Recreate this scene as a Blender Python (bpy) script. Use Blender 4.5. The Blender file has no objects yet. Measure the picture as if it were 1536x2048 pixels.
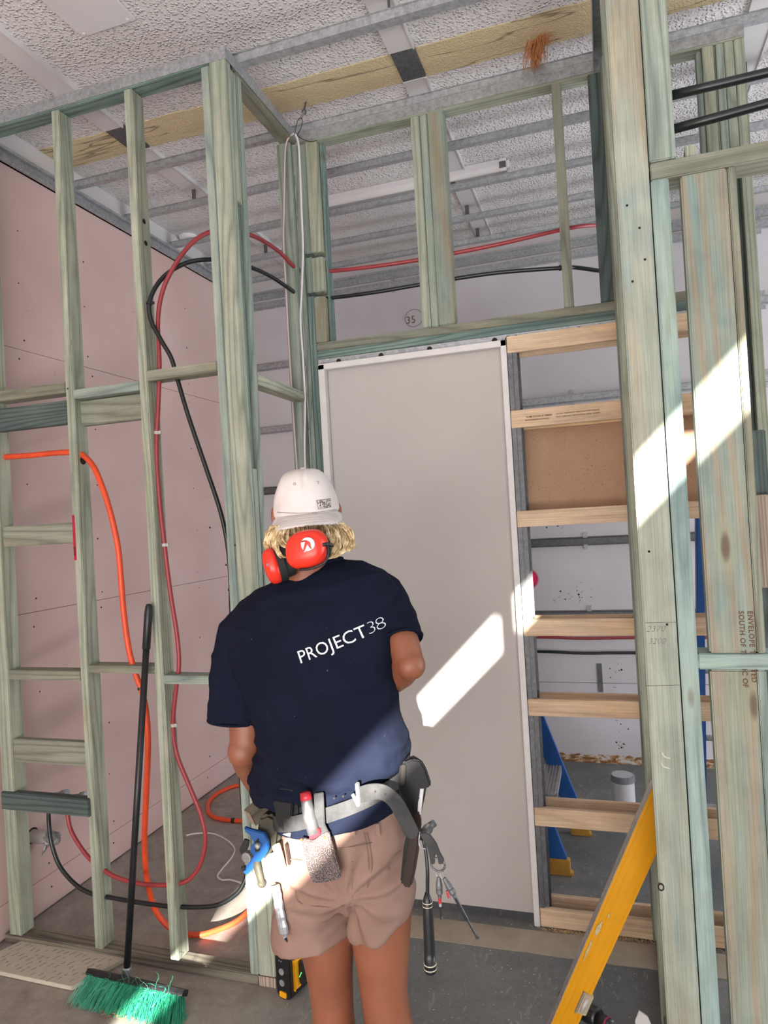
import bpy, bmesh, math, random
from mathutils import Vector, Matrix, noise
from mathutils.bvhtree import BVHTree
random.seed(7)
PI = math.pi
S = bpy.context.scene
COL = S.collection

# ------------------------------------------------------------------ camera
F_PX = 1383.1
CAM = Vector((0.0, 0.0, 1.70))
YAW, PITCH, ROLL = 0.309710775, 0.009754, -0.0570706
FW = Vector((-math.sin(YAW) * math.cos(PITCH), math.cos(YAW) * math.cos(PITCH), math.sin(PITCH)))
RT0 = Vector((math.cos(YAW), math.sin(YAW), 0.0))
UP0 = RT0.cross(FW)
RT = RT0 * math.cos(ROLL) + UP0 * math.sin(ROLL)
UP = -RT0 * math.sin(ROLL) + UP0 * math.cos(ROLL)
cd = bpy.data.cameras.new('camera')
cam = bpy.data.objects.new('camera', cd)
COL.objects.link(cam)
m3 = Matrix((RT, UP, -FW)).transposed()
cam.matrix_world = Matrix.Translation(CAM) @ m3.to_4x4()
cd.sensor_fit = 'AUTO'; cd.sensor_width = 36.0
cd.lens = F_PX / 2048.0 * 36.0
cd.clip_start = 0.05; cd.clip_end = 200
S.camera = cam

# ------------------------------------------------------------------ light
S.view_settings.view_transform = 'Standard'
S.view_settings.look = 'None'
S.view_settings.gamma = 1.0
S.view_settings.use_curve_mapping = False
S.view_settings.exposure = -0.38
w = bpy.data.worlds.new('daylight'); S.world = w; w.use_nodes = True
bg = w.node_tree.nodes['Background']
bg.inputs[0].default_value = (0.80, 0.88, 1.0, 1); bg.inputs[1].default_value = 1.7

sd = bpy.data.lights.new('sun', 'SUN'); sd.energy = 55.0; sd.angle = math.radians(0.5); sd.color = (1.0, 0.95, 0.86)
sun = bpy.data.objects.new('sun', sd); COL.objects.link(sun)
SUND = Vector((-0.247, 1.0, -0.257)).normalized()
sun.rotation_euler = SUND.to_track_quat('-Z', 'Y').to_euler()

def area(name, loc, target, sx, sy, power, col=(1, 1, 1)):
    d = bpy.data.lights.new(name, 'AREA'); d.shape = 'RECTANGLE'; d.size = sx; d.size_y = sy
    d.energy = power; d.color = col
    o = bpy.data.objects.new(name, d); COL.objects.link(o); o.location = loc
    o.rotation_euler = (Vector(target) - Vector(loc)).to_track_quat('-Z', 'Z').to_euler()
    return o
area('shopfront_daylight', (0.2, -2.7, 2.0), (-0.6, 3.0, 2.2), 5.0, 2.9, 120, (0.96, 0.98, 1.0))
area('side_opening_daylight', (3.8, 3.4, 1.2), (-1.2, 3.6, 3.3), 2.6, 2.2, 150, (0.88, 0.94, 1.0))
area('ceiling_fill', (0.0, -2.4, 0.25), (-0.5, 2.2, 3.6), 4.5, 1.2, 270, (1.0, 0.97, 0.93))  # fill lamp added low down, aimed up to brighten the ceiling

# ------------------------------------------------------------------ measuring helpers
def ray(px, py):
    return FW * F_PX + RT * (px - 768.0) - UP * (py - 1024.0)
def P(px, py, Y):                    # the point of the world at depth Y seen in that direction
    v = ray(px, py); return CAM + v * (Y / v.y)
def PZ(px, py, Z=0.0):
    v = ray(px, py); return CAM + v * ((Z - CAM.z) / v.z)
def PX(px, py, X):
    v = ray(px, py); return CAM + v * (X / v.x)

# ------------------------------------------------------------------ nodes / materials
def srgb(r, g, b):
    f = lambda c: ((c / 255.0) / 12.92 if c / 255.0 <= 0.04045 else (((c / 255.0) + 0.055) / 1.055) ** 2.4)
    return (f(r), f(g), f(b), 1.0)
class NT:
    def __init__(s, name):
        s.m = bpy.data.materials.new(name); s.m.use_nodes = True
        s.t = s.m.node_tree; s.b = s.t.nodes['Principled BSDF']
    def n(s, typ, **kw):
        nd = s.t.nodes.new(typ)
        for k, v in kw.items():
            if k.startswith('i_'):
                key = k[2:]; key = int(key) if key.isdigit() else key.replace('_', ' ')
                nd.inputs[key].default_value = v
            else: setattr(nd, k, v)
        return nd
    def l(s, a, b): s.t.links.new(a, b)
    def mix(s, fac, a, b, mode='MIX'):
        nd = s.t.nodes.new('ShaderNodeMix'); nd.data_type = 'RGBA'; nd.blend_type = mode
        for sock, v in ((nd.inputs[0], fac), (nd.inputs[6], a), (nd.inputs[7], b)):
            if hasattr(v, 'default_value') and hasattr(v, 'links'): s.l(v, sock)
            else: sock.default_value = v
        return nd.outputs[2]
    def ramp(s, fac, stops, interp='LINEAR'):
        nd = s.t.nodes.new('ShaderNodeValToRGB'); cr = nd.color_ramp; cr.interpolation = interp
        while len(cr.elements) > len(stops): cr.elements.remove(cr.elements[-1])
        while len(cr.elements) < len(stops): cr.elements.new(0.5)
        for e, (p, c) in zip(cr.elements, stops):
            e.position = p; e.color = c if len(c) == 4 else (c[0], c[0], c[0], 1)
        s.l(fac, nd.inputs[0]); return nd.outputs[0]
    def coords(s, scale=(1, 1, 1), per_object=True, kind='Object'):
        tc = s.n('ShaderNodeTexCoord'); mp = s.n('ShaderNodeMapping')
        mp.inputs['Scale'].default_value = scale
        s.l(tc.outputs[kind], mp.inputs['Vector'])
        if per_object:
            oi = s.n('ShaderNodeObjectInfo')
            vm = s.n('ShaderNodeVectorMath', operation='MULTIPLY'); vm.inputs[1].default_value = (17.3, 11.7, 29.1)
            cb = s.n('ShaderNodeCombineXYZ')
            for i in range(3): s.l(oi.outputs['Random'], cb.inputs[i])
            s.l(cb.outputs[0], vm.inputs[0]); s.l(vm.outputs[0], mp.inputs['Location'])
        return mp.outputs[0]
    def noise(s, vec, scale, detail=3.0, rough=0.55, dist=0.0):
        nd = s.n('ShaderNodeTexNoise'); nd.inputs['Scale'].default_value = scale
        nd.inputs['Detail'].default_value = detail; nd.inputs['Roughness'].default_value = rough
        nd.inputs['Distortion'].default_value = dist
        s.l(vec, nd.inputs['Vector']); return nd.outputs[0]
    def bump(s, h, strength=0.3, dist=0.002):
        nd = s.n('ShaderNodeBump'); nd.inputs['Strength'].default_value = strength
        nd.inputs['Distance'].default_value = dist; s.l(h, nd.inputs['Height']); s.l(nd.outputs[0], s.b.inputs['Normal'])
    def out(s, col=None, rough=0.6, metal=0.0, spec=None):
        if col is not None:
            if hasattr(col, 'links'): s.l(col, s.b.inputs['Base Color'])
            else: s.b.inputs['Base Color'].default_value = col
        if hasattr(rough, 'links'): s.l(rough, s.b.inputs['Roughness'])
        else: s.b.inputs['Roughness'].default_value = rough
        s.b.inputs['Metallic'].default_value = metal
        if spec is not None: s.b.inputs['Specular IOR Level'].default_value = spec
        return s.m

def simple(name, col, rough=0.6, metal=0.0, var=0.12, scale=40.0, bump=0.0, bscale=200.0, spec=None):
    t = NT(name); v = t.coords()
    n = t.noise(v, scale, 4)
    dark = tuple(c * (1 - var) for c in col[:3]) + (1,); lite = tuple(min(1, c * (1 + var)) for c in col[:3]) + (1,)
    c = t.ramp(n, [(0.3, dark), (0.7, lite)])
    if bump: t.bump(t.noise(v, bscale, 3), bump, 0.002)
    return t.out(c, rough, metal, spec)

def wood(name, pale, mid, line, patch, patch_amt=0.5, ring=26.0, line_amt=0.6, knots=True, rough=0.72, stain=None, stain_amt=0.0, fig=7.0, amp=11.0):
    """sawn timber, grain along local Z; growth rings, knots and treatment stain patches"""
    def soft(c, k=0.50):
        g = (c[0] + c[1] + c[2]) / 3; return tuple(g + (x - g) * k for x in c[:3]) + (1,)
    pale, mid, line, patch = soft(pale), soft(mid), soft(line), soft(patch, .72)
    if stain is not None: stain = soft(stain)
    t = NT(name); v = t.coords((1, 1, 0.07))
    v2 = t.coords((1, 1, 0.30))
    big = t.noise(t.coords((1, 1, 0.16)), 9.0, 3, 0.5)
    # warped ring distance gives cathedral figure
    nz = t.noise(v, fig, 2, 0.4)
    sep = t.n('ShaderNodeSeparateXYZ'); t.l(v, sep.inputs[0])
    ad = t.n('ShaderNodeMath', operation='ADD'); t.l(sep.outputs[0], ad.inputs[0]); t.l(sep.outputs[1], ad.inputs[1])
    ml = t.n('ShaderNodeMath', operation='MULTIPLY'); t.l(ad.outputs[0], ml.inputs[0]); ml.inputs[1].default_value = ring
    m2 = t.n('ShaderNodeMath', operation='MULTIPLY_ADD'); t.l(nz, m2.inputs[0]); m2.inputs[1].default_value = amp
    t.l(ml.outputs[0], m2.inputs[2])
    pp = t.n('ShaderNodeMath', operation='PINGPONG'); t.l(m2.outputs[0], pp.inputs[0]); pp.inputs[1].default_value = 0.5
    rings = t.ramp(pp.outputs[0], [(0.0, (1,)), (0.18, (0.35,)), (0.5, (0.0,))])
    fine = t.noise(t.coords((1, 1, 0.015)), 330.0, 3, 0.6)
    c = t.mix(t.ramp(big, [(0.35, (0,)), (0.65, (1,))]), pale, mid)
    pm = t.ramp(t.noise(t.coords((1, 1, 0.22)), 6.5, 3, 0.6, 0.4), [(0.56 - 0.16 * patch_amt, (0,)), (0.72 - 0.1 * patch_amt, (1,))])
    pf = t.n('ShaderNodeMath', operation='MULTIPLY'); t.l(pm, pf.inputs[0]); pf.inputs[1].default_value = 0.85
    c = t.mix(pf.outputs[0], c, patch)
    if stain is not None:
        sm = t.ramp(t.noise(t.coords((1, 1, 0.35)), 8.0, 2, 0.5, 0.8), [(0.60 - 0.15 * stain_amt, (0,)), (0.78 - 0.15 * stain_amt, (0.9,))])
        c = t.mix(sm, c, stain)
    rf = t.n('ShaderNodeMath', operation='MULTIPLY'); t.l(rings, rf.inputs[0]); rf.inputs[1].default_value = min(1.0, line_amt * 1.35)
    c = t.mix(rf.outputs[0], c, line)
    dirt = t.ramp(t.noise(t.coords((1, 1, 0.5)), 14.0, 5, 0.65), [(0.3, (0.78,)), (0.62, (1.06,))])
    c = t.mix(0.8, c, dirt, 'MULTIPLY')
    ff = t.ramp(fine, [(0.35, (0.74,)), (0.62, (1.10,))])
    c = t.mix(0.75, c, ff, 'MULTIPLY')
    if knots:
        vo = t.n('ShaderNodeTexVoronoi'); vo.feature = 'F1'; vo.inputs['Scale'].default_value = 5.5
        t.l(v2, vo.inputs['Vector'])
        kn = t.ramp(vo.outputs['Distance'], [(0.0, (1,)), (0.055, (0.75,)), (0.085, (0.0,))])
        halo = t.ramp(vo.outputs['Distance'], [(0.05, (0.5,)), (0.20, (0.0,))])
        c = t.mix(halo, c, patch)
        c = t.mix(kn, c, (0.09, 0.05, 0.03, 1))
    t.bump(t.mix(0.5, rings, fine), 0.25, 0.0015)
    return t.out(c, rough)

def metal(name, col, rough=0.42, met=0.75, spangle=0.22):
    t = NT(name); v = t.coords((1, 1, 1))
    n = t.noise(v, 55.0, 4, 0.7); n2 = t.noise(v, 6.0, 2)
    d = tuple(c * (1 - spangle) for c in col[:3]) + (1,); l = tuple(c * (1 + spangle) for c in col[:3]) + (1,)
    c = t.ramp(n, [(0.35, d), (0.65, l)])
    c = t.mix(0.35, c, t.ramp(n2, [(0.35, (0.75,)), (0.65, (1.15,))]), 'MULTIPLY')
    t.bump(n, 0.1, 0.0005)
    return t.out(c, rough, met)

M = {}
M['green'] = wood('treated_pine_green', srgb(184, 188, 148), srgb(156, 172, 138), srgb(122, 136, 106), srgb(172, 170, 132), 0.35)
M['green2'] = wood('treated_pine_blue_green', srgb(166, 182, 154), srgb(140, 166, 146), srgb(98, 128, 118), srgb(160, 172, 142), 0.4, 30)
M['teal'] = wood('treated_pine_teal', srgb(112, 152, 140), srgb(92, 138, 128), srgb(62, 98, 92), srgb(128, 160, 140), 0.4, 34, 0.7)
M['dteal'] = wood('treated_pine_dark_teal', srgb(86, 110, 104), srgb(66, 96, 92), srgb(44, 60, 56), srgb(96, 116, 104), 0.4, 34, 0.6)
M['olive'] = wood('treated_pine_olive', srgb(156, 160, 126), srgb(136, 142, 110), srgb(108, 108, 80), srgb(150, 138, 100), 0.5, 30)
M['aqua'] = wood('treated_pine_aqua', srgb(148, 182, 168), srgb(124, 168, 162), srgb(92, 132, 126), srgb(170, 190, 160), 0.3, 24)
M['post'] = wood('treated_pine_post', srgb(176, 182, 150), srgb(152, 166, 140), srgb(136, 142, 112), srgb(176, 158, 122), 0.45, 6, 0.4, True, 0.72, srgb(126, 168, 160), 0.3, 4.0, 6.0)
M['plank'] = wood('treated_pine_plank', srgb(128, 156, 136), srgb(132, 152, 128), srgb(164, 138, 92), srgb(150, 148, 104), 0.6, 7, 0.75, True, 0.7, srgb(84, 150, 148), 0.35, 3.6, 9.0)
M['brownwood'] = wood('treated_pine_bottom_plate', srgb(150, 138, 106), srgb(130, 120, 92), srgb(78, 72, 54), srgb(124, 108, 82), 0.5, 30)
M['slat'] = wood('clear_pine', srgb(246, 196, 118), srgb(236, 180, 104), srgb(206, 146, 78), srgb(246, 184, 100), 0.3, 9, 0.45, False, 0.6)
M['endgrain'] = wood('pine_end_grain', srgb(196, 160, 124), srgb(178, 140, 104), srgb(140, 104, 72), srgb(190, 150, 110), 0.3, 90, 0.8, False)
M['metal'] = metal('galvanised_steel', srgb(166, 168, 170), 0.42, 0.45)
M['dmetal'] = metal('galvanised_steel_dull', srgb(104, 104, 106), 0.5, 0.5)
M['white_paint'] = simple('white_primer', srgb(214, 210, 208), 0.5, 0, 0.05, 18, 0.1)
M['leaf'] = simple('door_primer', srgb(184, 178, 173), 0.55, 0, 0.03, 3, 0.03)

def mat_ceiling():
    t = NT('textured_ceiling'); v = t.coords((1, 1, 1), False)
    n = t.noise(v, 95.0, 2, 0.6); n2 = t.noise(v, 40.0, 2, 0.5)
    vo = t.n('ShaderNodeTexVoronoi'); vo.feature = 'SMOOTH_F1'; vo.inputs['Scale'].default_value = 88.0; vo.inputs['Smoothness'].default_value = 0.5
    t.l(v, vo.inputs['Vector'])
    dots = t.ramp(vo.outputs['Distance'], [(0.05, (1,)), (0.55, (0,))])
    amp_ = t.ramp(n2, [(0.35, (0.25,)), (0.65, (1,))])
    h = t.mix(1.0, dots, amp_, 'MULTIPLY')
    t.bump(h, 1.0, 0.009)
    big = t.noise(v, 1.3, 2)
    return t.out(t.ramp(big, [(0.3, srgb(208, 203, 202)), (0.7, srgb(224, 220, 219))]), 0.38)
M['ceiling'] = mat_ceiling()
def mat_foam():
    t = NT('old_glue_strip'); v = t.coords((1, 1, 1), False)
    n = t.noise(v, 140.0, 2, 0.6)
    c = t.ramp(t.noise(t.coords((0.5, 3, 1), False), 3.0, 3), [(0.3, srgb(214, 192, 152)), (0.7, srgb(228, 208, 170))])
    crack = t.ramp(t.noise(t.coords((0.22, 3.2, 1), False), 2.4, 4, 0.45, 0.2), [(0.490, (0,)), (0.496, (0.7,)), (0.50, (0.7,)), (0.506, (0,))])
    c = t.mix(crack, c, srgb(108, 88, 66))
    t.bump(t.ramp(n, [(0.4, (0,)), (0.62, (1,))]), 0.7, 0.005)
    return t.out(c, 0.8)
M['foam'] = mat_foam()
M['cover'] = simple('white_cover_strip', srgb(206, 202, 202), 0.4, 0, 0.03, 5)
def mat_pink():
    t = NT('pink_plasterboard'); v = t.coords((1, 1, 1), False)
    n = t.noise(v, 1.6, 3, 0.5); f = t.noise(v, 260, 2)
    c = t.ramp(n, [(0.3, srgb(200, 168, 160)), (0.7, srgb(214, 184, 178))])
    c = t.mix(0.25, c, t.ramp(f, [(0.3, (0.9,)), (0.7, (1.05,))]), 'MULTIPLY')
    sc = t.ramp(t.noise(t.coords((1, 2, 9), False), 2.2, 5, 0.7, 1.2), [(0.66, (0,)), (0.74, (0.35,))])
    c = t.mix(sc, c, srgb(158, 126, 118))
    t.bump(f, 0.05, 0.001)
    return t.out(c, 0.75)
M['pink'] = mat_pink()
def mat_backwall():
    t = NT('old_white_panel'); v = t.coords((1, 1, 1), False)
    n = t.noise(v, 1.2, 3)
    c = t.ramp(n, [(0.3, srgb(194, 188, 190)), (0.7, srgb(212, 208, 212))])
    sc = t.ramp(t.noise(t.coords((1.3, 1, 1), False), 9.0, 6, 0.75, 1.4), [(0.66, (0,)), (0.72, (0.45,))])
    c = t.mix(sc, c, srgb(140, 130, 128))
    return t.out(c, 0.45)
M['backwall'] = mat_backwall()
def mat_floor():
    t = NT('worn_concrete_floor'); v = t.coords((1, 1, 1), False)
    n = t.noise(v, 2.2, 6, 0.62, 0.3); n2 = t.noise(v, 30.0, 5, 0.7); n3 = t.noise(v, 8.0, 5, 0.6, 0.6)
    sep = t.n('ShaderNodeSeparateXYZ'); tc = t.n('ShaderNodeTexCoord'); t.l(tc.outputs['Object'], sep.inputs[0])
    c = t.ramp(n, [(0.30, srgb(90, 94, 95)), (0.55, srgb(110, 112, 111)), (0.75, srgb(134, 130, 124))])
    # bare, dustier concrete on the left where the timber frame stands
    mr = t.n('ShaderNodeMapRange'); mr.inputs['From Min'].default_value = -0.9; mr.inputs['From Max'].default_value = -1.5
    t.l(sep.outputs[0], mr.inputs['Value'])
    c = t.mix(mr.outputs[0], c, t.ramp(n3, [(0.3, srgb(138, 130, 122)), (0.7, srgb(168, 160, 150))]))
    c = t.mix(0.55, c, t.ramp(n2, [(0.3, (0.72,)), (0.7, (1.18,))]), 'MULTIPLY')
    fleck = t.ramp(t.noise(v, 85.0, 2, 0.5), [(0.70, (0,)), (0.74, (1,))])
    c = t.mix(fleck, c, srgb(196, 188, 176))
    scr = t.ramp(t.noise(t.coords((1, 0.25, 1), False), 26.0, 5, 0.7, 2.0), [(0.60, (0,)), (0.66, (0.5,))])
    c = t.mix(scr, c, srgb(160, 154, 146))
    t.bump(n2, 0.25, 0.002)
    return t.out(c, 0.62)
M['floor'] = mat_floor()
M['tanfloor'] = simple('floor_patch_strip', srgb(158, 146, 130), 0.75, 0, 0.14, 9, 0.2, 120)
def mat_mdf():
    t = NT('brown_hardboard'); v = t.coords((1, 1, 1), False)
    c = t.ramp(t.noise(v, 5.0, 4), [(0.3, srgb(164, 126, 98)), (0.7, srgb(180, 142, 112))])
    fl = t.ramp(t.noise(v, 190.0, 2), [(0.66, (0,)), (0.72, (1,))])
    return t.out(t.mix(fl, c, srgb(92, 62, 44)), 0.65)
M['mdf'] = mat_mdf()
M['black'] = simple('black_plastic', srgb(26, 27, 30), 0.38, 0, 0.2, 30)
M['pipe_black'] = simple('black_pipe', srgb(26, 30, 30), 0.3, 0, 0.25, 12)
M['pipe_red'] = simple('red_pipe', srgb(150, 54, 58), 0.38, 0, 0.1, 12)
M['hose'] = simple('orange_hose', srgb(222, 78, 40), 0.42, 0, 0.12, 14)
M['cable'] = simple('white_cable', srgb(222, 218, 220), 0.45, 0, 0.05, 14)
M['cable_pink'] = simple('pinkish_cable', srgb(212, 190, 188), 0.45, 0, 0.05, 14)
M['dark'] = simple('dark_gap', srgb(36, 30, 26), 0.9)
M['pencil'] = simple('pencil_mark', srgb(92, 92, 80), 0.8)
M['ink'] = simple('printed_ink', srgb(96, 68, 48), 0.8)
M['greyplastic'] = simple('grey_pvc', srgb(176, 172, 168), 0.4, 0, 0.05)
M['lampwhite'] = simple('batten_lamp_plastic', srgb(228, 224, 226), 0.35, 0, 0.02)
# ------------------------------------------------------------------ mesh helpers
class MB:
    def __init__(s): s.v = []; s.f = []; s.mi = []
    def add(s, vs, fs, mi=0):
        o = len(s.v); s.v += [tuple(v) for v in vs]; s.f += [tuple(i + o for i in f) for f in fs]; s.mi += [mi] * len(fs); return s
    def box(s, x0, x1, y0, y1, z0, z1, mi=0):
        v = [(x, y, z) for z in (z0, z1) for y in (y0, y1) for x in (x0, x1)]
        return s.add(v, [(0, 2, 3, 1), (4, 5, 7, 6), (0, 1, 5, 4), (2, 6, 7, 3), (0, 4, 6, 2), (1, 3, 7, 5)], mi)
    def prism(s, poly, a, b, axis='x', mi=0):
        """poly of 2D points extruded along axis from a to b"""
        n = len(poly)
        def q(p, t): return (t, p[0], p[1]) if axis == 'x' else ((p[0], t, p[1]) if axis == 'y' else (p[0], p[1], t))
        vs = [q(p, a) for p in poly] + [q(p, b) for p in poly]
        fs = [tuple(range(n))[::-1], tuple(range(n, 2 * n))] + [(i, (i + 1) % n, n + (i + 1) % n, n + i) for i in range(n)]
        return s.add(vs, fs, mi)
    def tube(s, pts, r, n=10, mi=0, cap=True, flat=1.0):
        pts = [Vector(p) for p in pts]; rs = r if isinstance(r, (list, tuple)) else [r] * len(pts)
        up = None; vs = []
        for i, p in enumerate(pts):
            d = (pts[min(i + 1, len(pts) - 1)] - pts[max(i - 1, 0)])
            if d.length < 1e-9: d = Vector((0, 0, 1))
            d.normalize()
            if up is None:
                a = Vector((0, 0, 1)) if abs(d.z) < 0.9 else Vector((1, 0, 0))
                up = (a - d * a.dot(d)).normalized()
            else:
                up = (up - d * up.dot(d))
                up = up.normalized() if up.length > 1e-6 else Vector((1, 0, 0))
            sd = d.cross(up)
            for k in range(n):
                t = 2 * PI * k / n
                vs.append(p + up * (math.cos(t) * rs[i]) + sd * (math.sin(t) * rs[i] * flat))
        fs = []
        for i in range(len(pts) - 1):
            for k in range(n):
                a = i * n + k; b = i * n + (k + 1) % n
                fs.append((a, b, b + n, a + n))
        if cap:
            fs.append(tuple(range(n))[::-1]); fs.append(tuple(range((len(pts) - 1) * n, len(pts) * n)))
        return s.add(vs, fs, mi)
    def rings(s, rings, cap=True, mi=0):
        n = len(rings[0]); vs = [p for r in rings for p in r]; fs = []
        for i in range(len(rings) - 1):
            for k in range(n):
                a = i * n + k; b = i * n + (k + 1) % n
                fs.append((a, b, b + n, a + n))
        if cap:
            fs.append(tuple(range(n))[::-1]); fs.append(tuple(range((len(rings) - 1) * n, len(rings) * n)))
        return s.add(vs, fs, mi)
    def lathe(s, prof, base, axis=(0, 0, 1), n=24, mi=0):
        ax = Vector(axis).normalized(); a = Vector((1, 0, 0)) if abs(ax.x) < 0.9 else Vector((0, 1, 0))
        u = (a - ax * a.dot(ax)).normalized(); w_ = ax.cross(u); base = Vector(base)
        return s.rings([[base + ax * h + u * (math.cos(2 * PI * k / n) * r) + w_ * (math.sin(2 * PI * k / n) * r) for k in range(n)] for r, h in prof], True, mi)
    def ell(s, c, r, rot=None, n=20, m=12, mi=0):
        c = Vector(c); R = rot or Matrix.Identity(3); rg = []
        for i in range(1, m):
            t = PI * i / m
            rg.append([c + R @ Vector((math.sin(t) * math.cos(2 * PI * k / n) * r[0], math.sin(t) * math.sin(2 * PI * k / n) * r[1], math.cos(t) * r[2])) for k in range(n)])
        return s.rings(rg, True, mi)
    def mesh(s, name):
        me = bpy.data.meshes.new(name); me.from_pydata(s.v, [], s.f); me.update()
        bm = bmesh.new(); bm.from_mesh(me); bmesh.ops.recalc_face_normals(bm, faces=bm.faces)
        bm.to_mesh(me); bm.free()
        if len(me.polygons) == len(s.mi):
            me.polygons.foreach_set('material_index', s.mi)
        return me
    def build(s, name, mats, parent=None, smooth=False, bevel=0.0, loc=None, rot=None):
        me = s.mesh(name)
        if not isinstance(mats, (list, tuple)): mats = [mats]
        for m_ in mats: me.materials.append(M[m_] if isinstance(m_, str) else m_)
        if bevel > 0:
            bm = bmesh.new(); bm.from_mesh(me)
            bmesh.ops.bevel(bm, geom=[e for e in bm.edges], offset=bevel, segments=2, affect='EDGES', clamp_overlap=True)
            bm.to_mesh(me); bm.free()
        o = bpy.data.objects.new(name, me); COL.objects.link(o)
        if smooth:
            me.polygons.foreach_set('use_smooth', [True] * len(me.polygons))
        if loc is not None: o.location = loc
        if rot is not None: o.rotation_euler = rot
        if parent is not None:
            o.parent = parent
            if loc is None and rot is None: o.matrix_parent_inverse = parent.matrix_basis.inverted()
            else: o.matrix_parent_inverse = parent.matrix_basis.inverted()
        return o
def tag(o, label=None, cat=None, group=None, kind=None):
    if label: o['label'] = label
    if cat: o['category'] = cat
    if group: o['group'] = group
    if kind: o['kind'] = kind
    return o
def empty(name, loc, label, cat, group=None):
    o = bpy.data.objects.new(name, None); COL.objects.link(o); o.location = loc
    o.empty_display_size = 0.1
    return tag(o, label, cat, group)
def timber(name, x, y, z, mat, parent=None, bevel=0.003, jitter=0.0, label=None, cut=None):
    """a length of sawn timber between the three extents; its grain follows its long side (local Z)"""
    c = Vector(((x[0] + x[1]) / 2, (y[0] + y[1]) / 2, (z[0] + z[1]) / 2))
    d = [abs(x[1] - x[0]), abs(y[1] - y[0]), abs(z[1] - z[0])]
    ax = d.index(max(d)); b = MB()
    if ax == 2: a, e, L, rot = d[0], d[1], d[2], (0, 0, 0)
    elif ax == 0: a, e, L, rot = d[2], d[1], d[0], (0, PI / 2, 0)
    else: a, e, L, rot = d[0], d[2], d[1], (PI / 2, 0, 0)
    b.box(-a / 2, a / 2, -e / 2, e / 2, -L / 2, L / 2)
    rot = (rot[0] + random.uniform(-1, 1) * jitter, rot[1] + random.uniform(-1, 1) * jitter, rot[2])
    o = b.build(name, mat, parent, False, min(bevel, min(d) * 0.2), c, rot)
    if label: o['label'] = label
    return o
def curve_pts(pts, n=10):
    """smooth Catmull-Rom path through points"""
    p = [Vector(q) for q in pts]; p = [p[0] * 2 - p[1]] + p + [p[-1] * 2 - p[-2]]; out = []
    for i in range(1, len(p) - 2):
        a, b, c, d = p[i - 1], p[i], p[i + 1], p[i + 2]
        for k in range(n):
            t = k / n
            out.append(0.5 * ((2 * b) + (c - a) * t + (2 * a - 5 * b + 4 * c - d) * t * t + (3 * b - a - 3 * c + d) * t ** 3))
    out.append(p[-2]); return out
def text(body, size, origin, right, up, mat, parent, name='lettering', ext=0.0004, shear=0.0, offset=0.0, spacing=1.0):
    """flat lettering as a thin mesh; right and up are its directions in the world"""
    cu = bpy.data.curves.new('t', 'FONT'); cu.body = body; cu.size = size; cu.extrude = ext; cu.shear = shear; cu.offset = offset
    cu.space_character = spacing; cu.resolution_u = 3
    t = bpy.data.objects.new('t', cu); COL.objects.link(t)
    dg = bpy.context.evaluated_depsgraph_get(); dg.update()
    me = bpy.data.meshes.new_from_object(t.evaluated_get(dg)); bpy.data.objects.remove(t); bpy.data.curves.remove(cu)
    R = Vector(right).normalized(); U = Vector(up); U = (U - R * U.dot(R)).normalized(); N = R.cross(U)
    me.transform(Matrix.Translation(Vector(origin)) @ Matrix((R, U, N)).transposed().to_4x4())
    me.materials.clear(); me.materials.append(M[mat] if isinstance(mat, str) else mat)
    o = bpy.data.objects.new(name, me); COL.objects.link(o)
    if parent is not None: o.parent = parent; o.matrix_parent_inverse = parent.matrix_basis.inverted()
    return o
def evaluated(o):
    dg = bpy.context.evaluated_depsgraph_get(); dg.update()
    return bpy.data.meshes.new_from_object(o.evaluated_get(dg))
def fuse(mb, name, mat, parent, voxel=0.006, smooth=6, factor=0.5, disp=None):
    """join overlapping closed shells into one continuous skin"""
    t = mb.build('tmp', mat)
    r = t.modifiers.new('r', 'REMESH'); r.mode = 'VOXEL'; r.voxel_size = voxel
    s = t.modifiers.new('s', 'SMOOTH'); s.iterations = smooth; s.factor = factor
    me = evaluated(t); bpy.data.objects.remove(t)
    if disp:
        me.calc_loop_triangles()
        nr = [v.normal.copy() for v in me.vertices]
        for v, nn in zip(me.vertices, nr): v.co = v.co + disp(v.co, nn)
    me.polygons.foreach_set('use_smooth', [True] * len(me.polygons))
    me.name = name
    o = bpy.data.objects.new(name, me); COL.objects.link(o)
    if parent is not None: o.parent = parent; o.matrix_parent_inverse = parent.matrix_basis.inverted()
    return o
# ------------------------------------------------------------------ the room shell
CEIL = 3.60; PINKX = -2.535; BACKY = 4.80
def struct(o): o['kind'] = 'structure'; return o
b = MB(); b.box(-2.9, 4.6, -3.4, 5.0, -0.12, 0.0)
struct(b.build('floor', 'floor'))
b = MB(); b.box(-2.9, 4.6, -3.4, 5.0, CEIL, CEIL + 0.12)
struct(b.build('ceiling', 'ceiling'))
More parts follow.
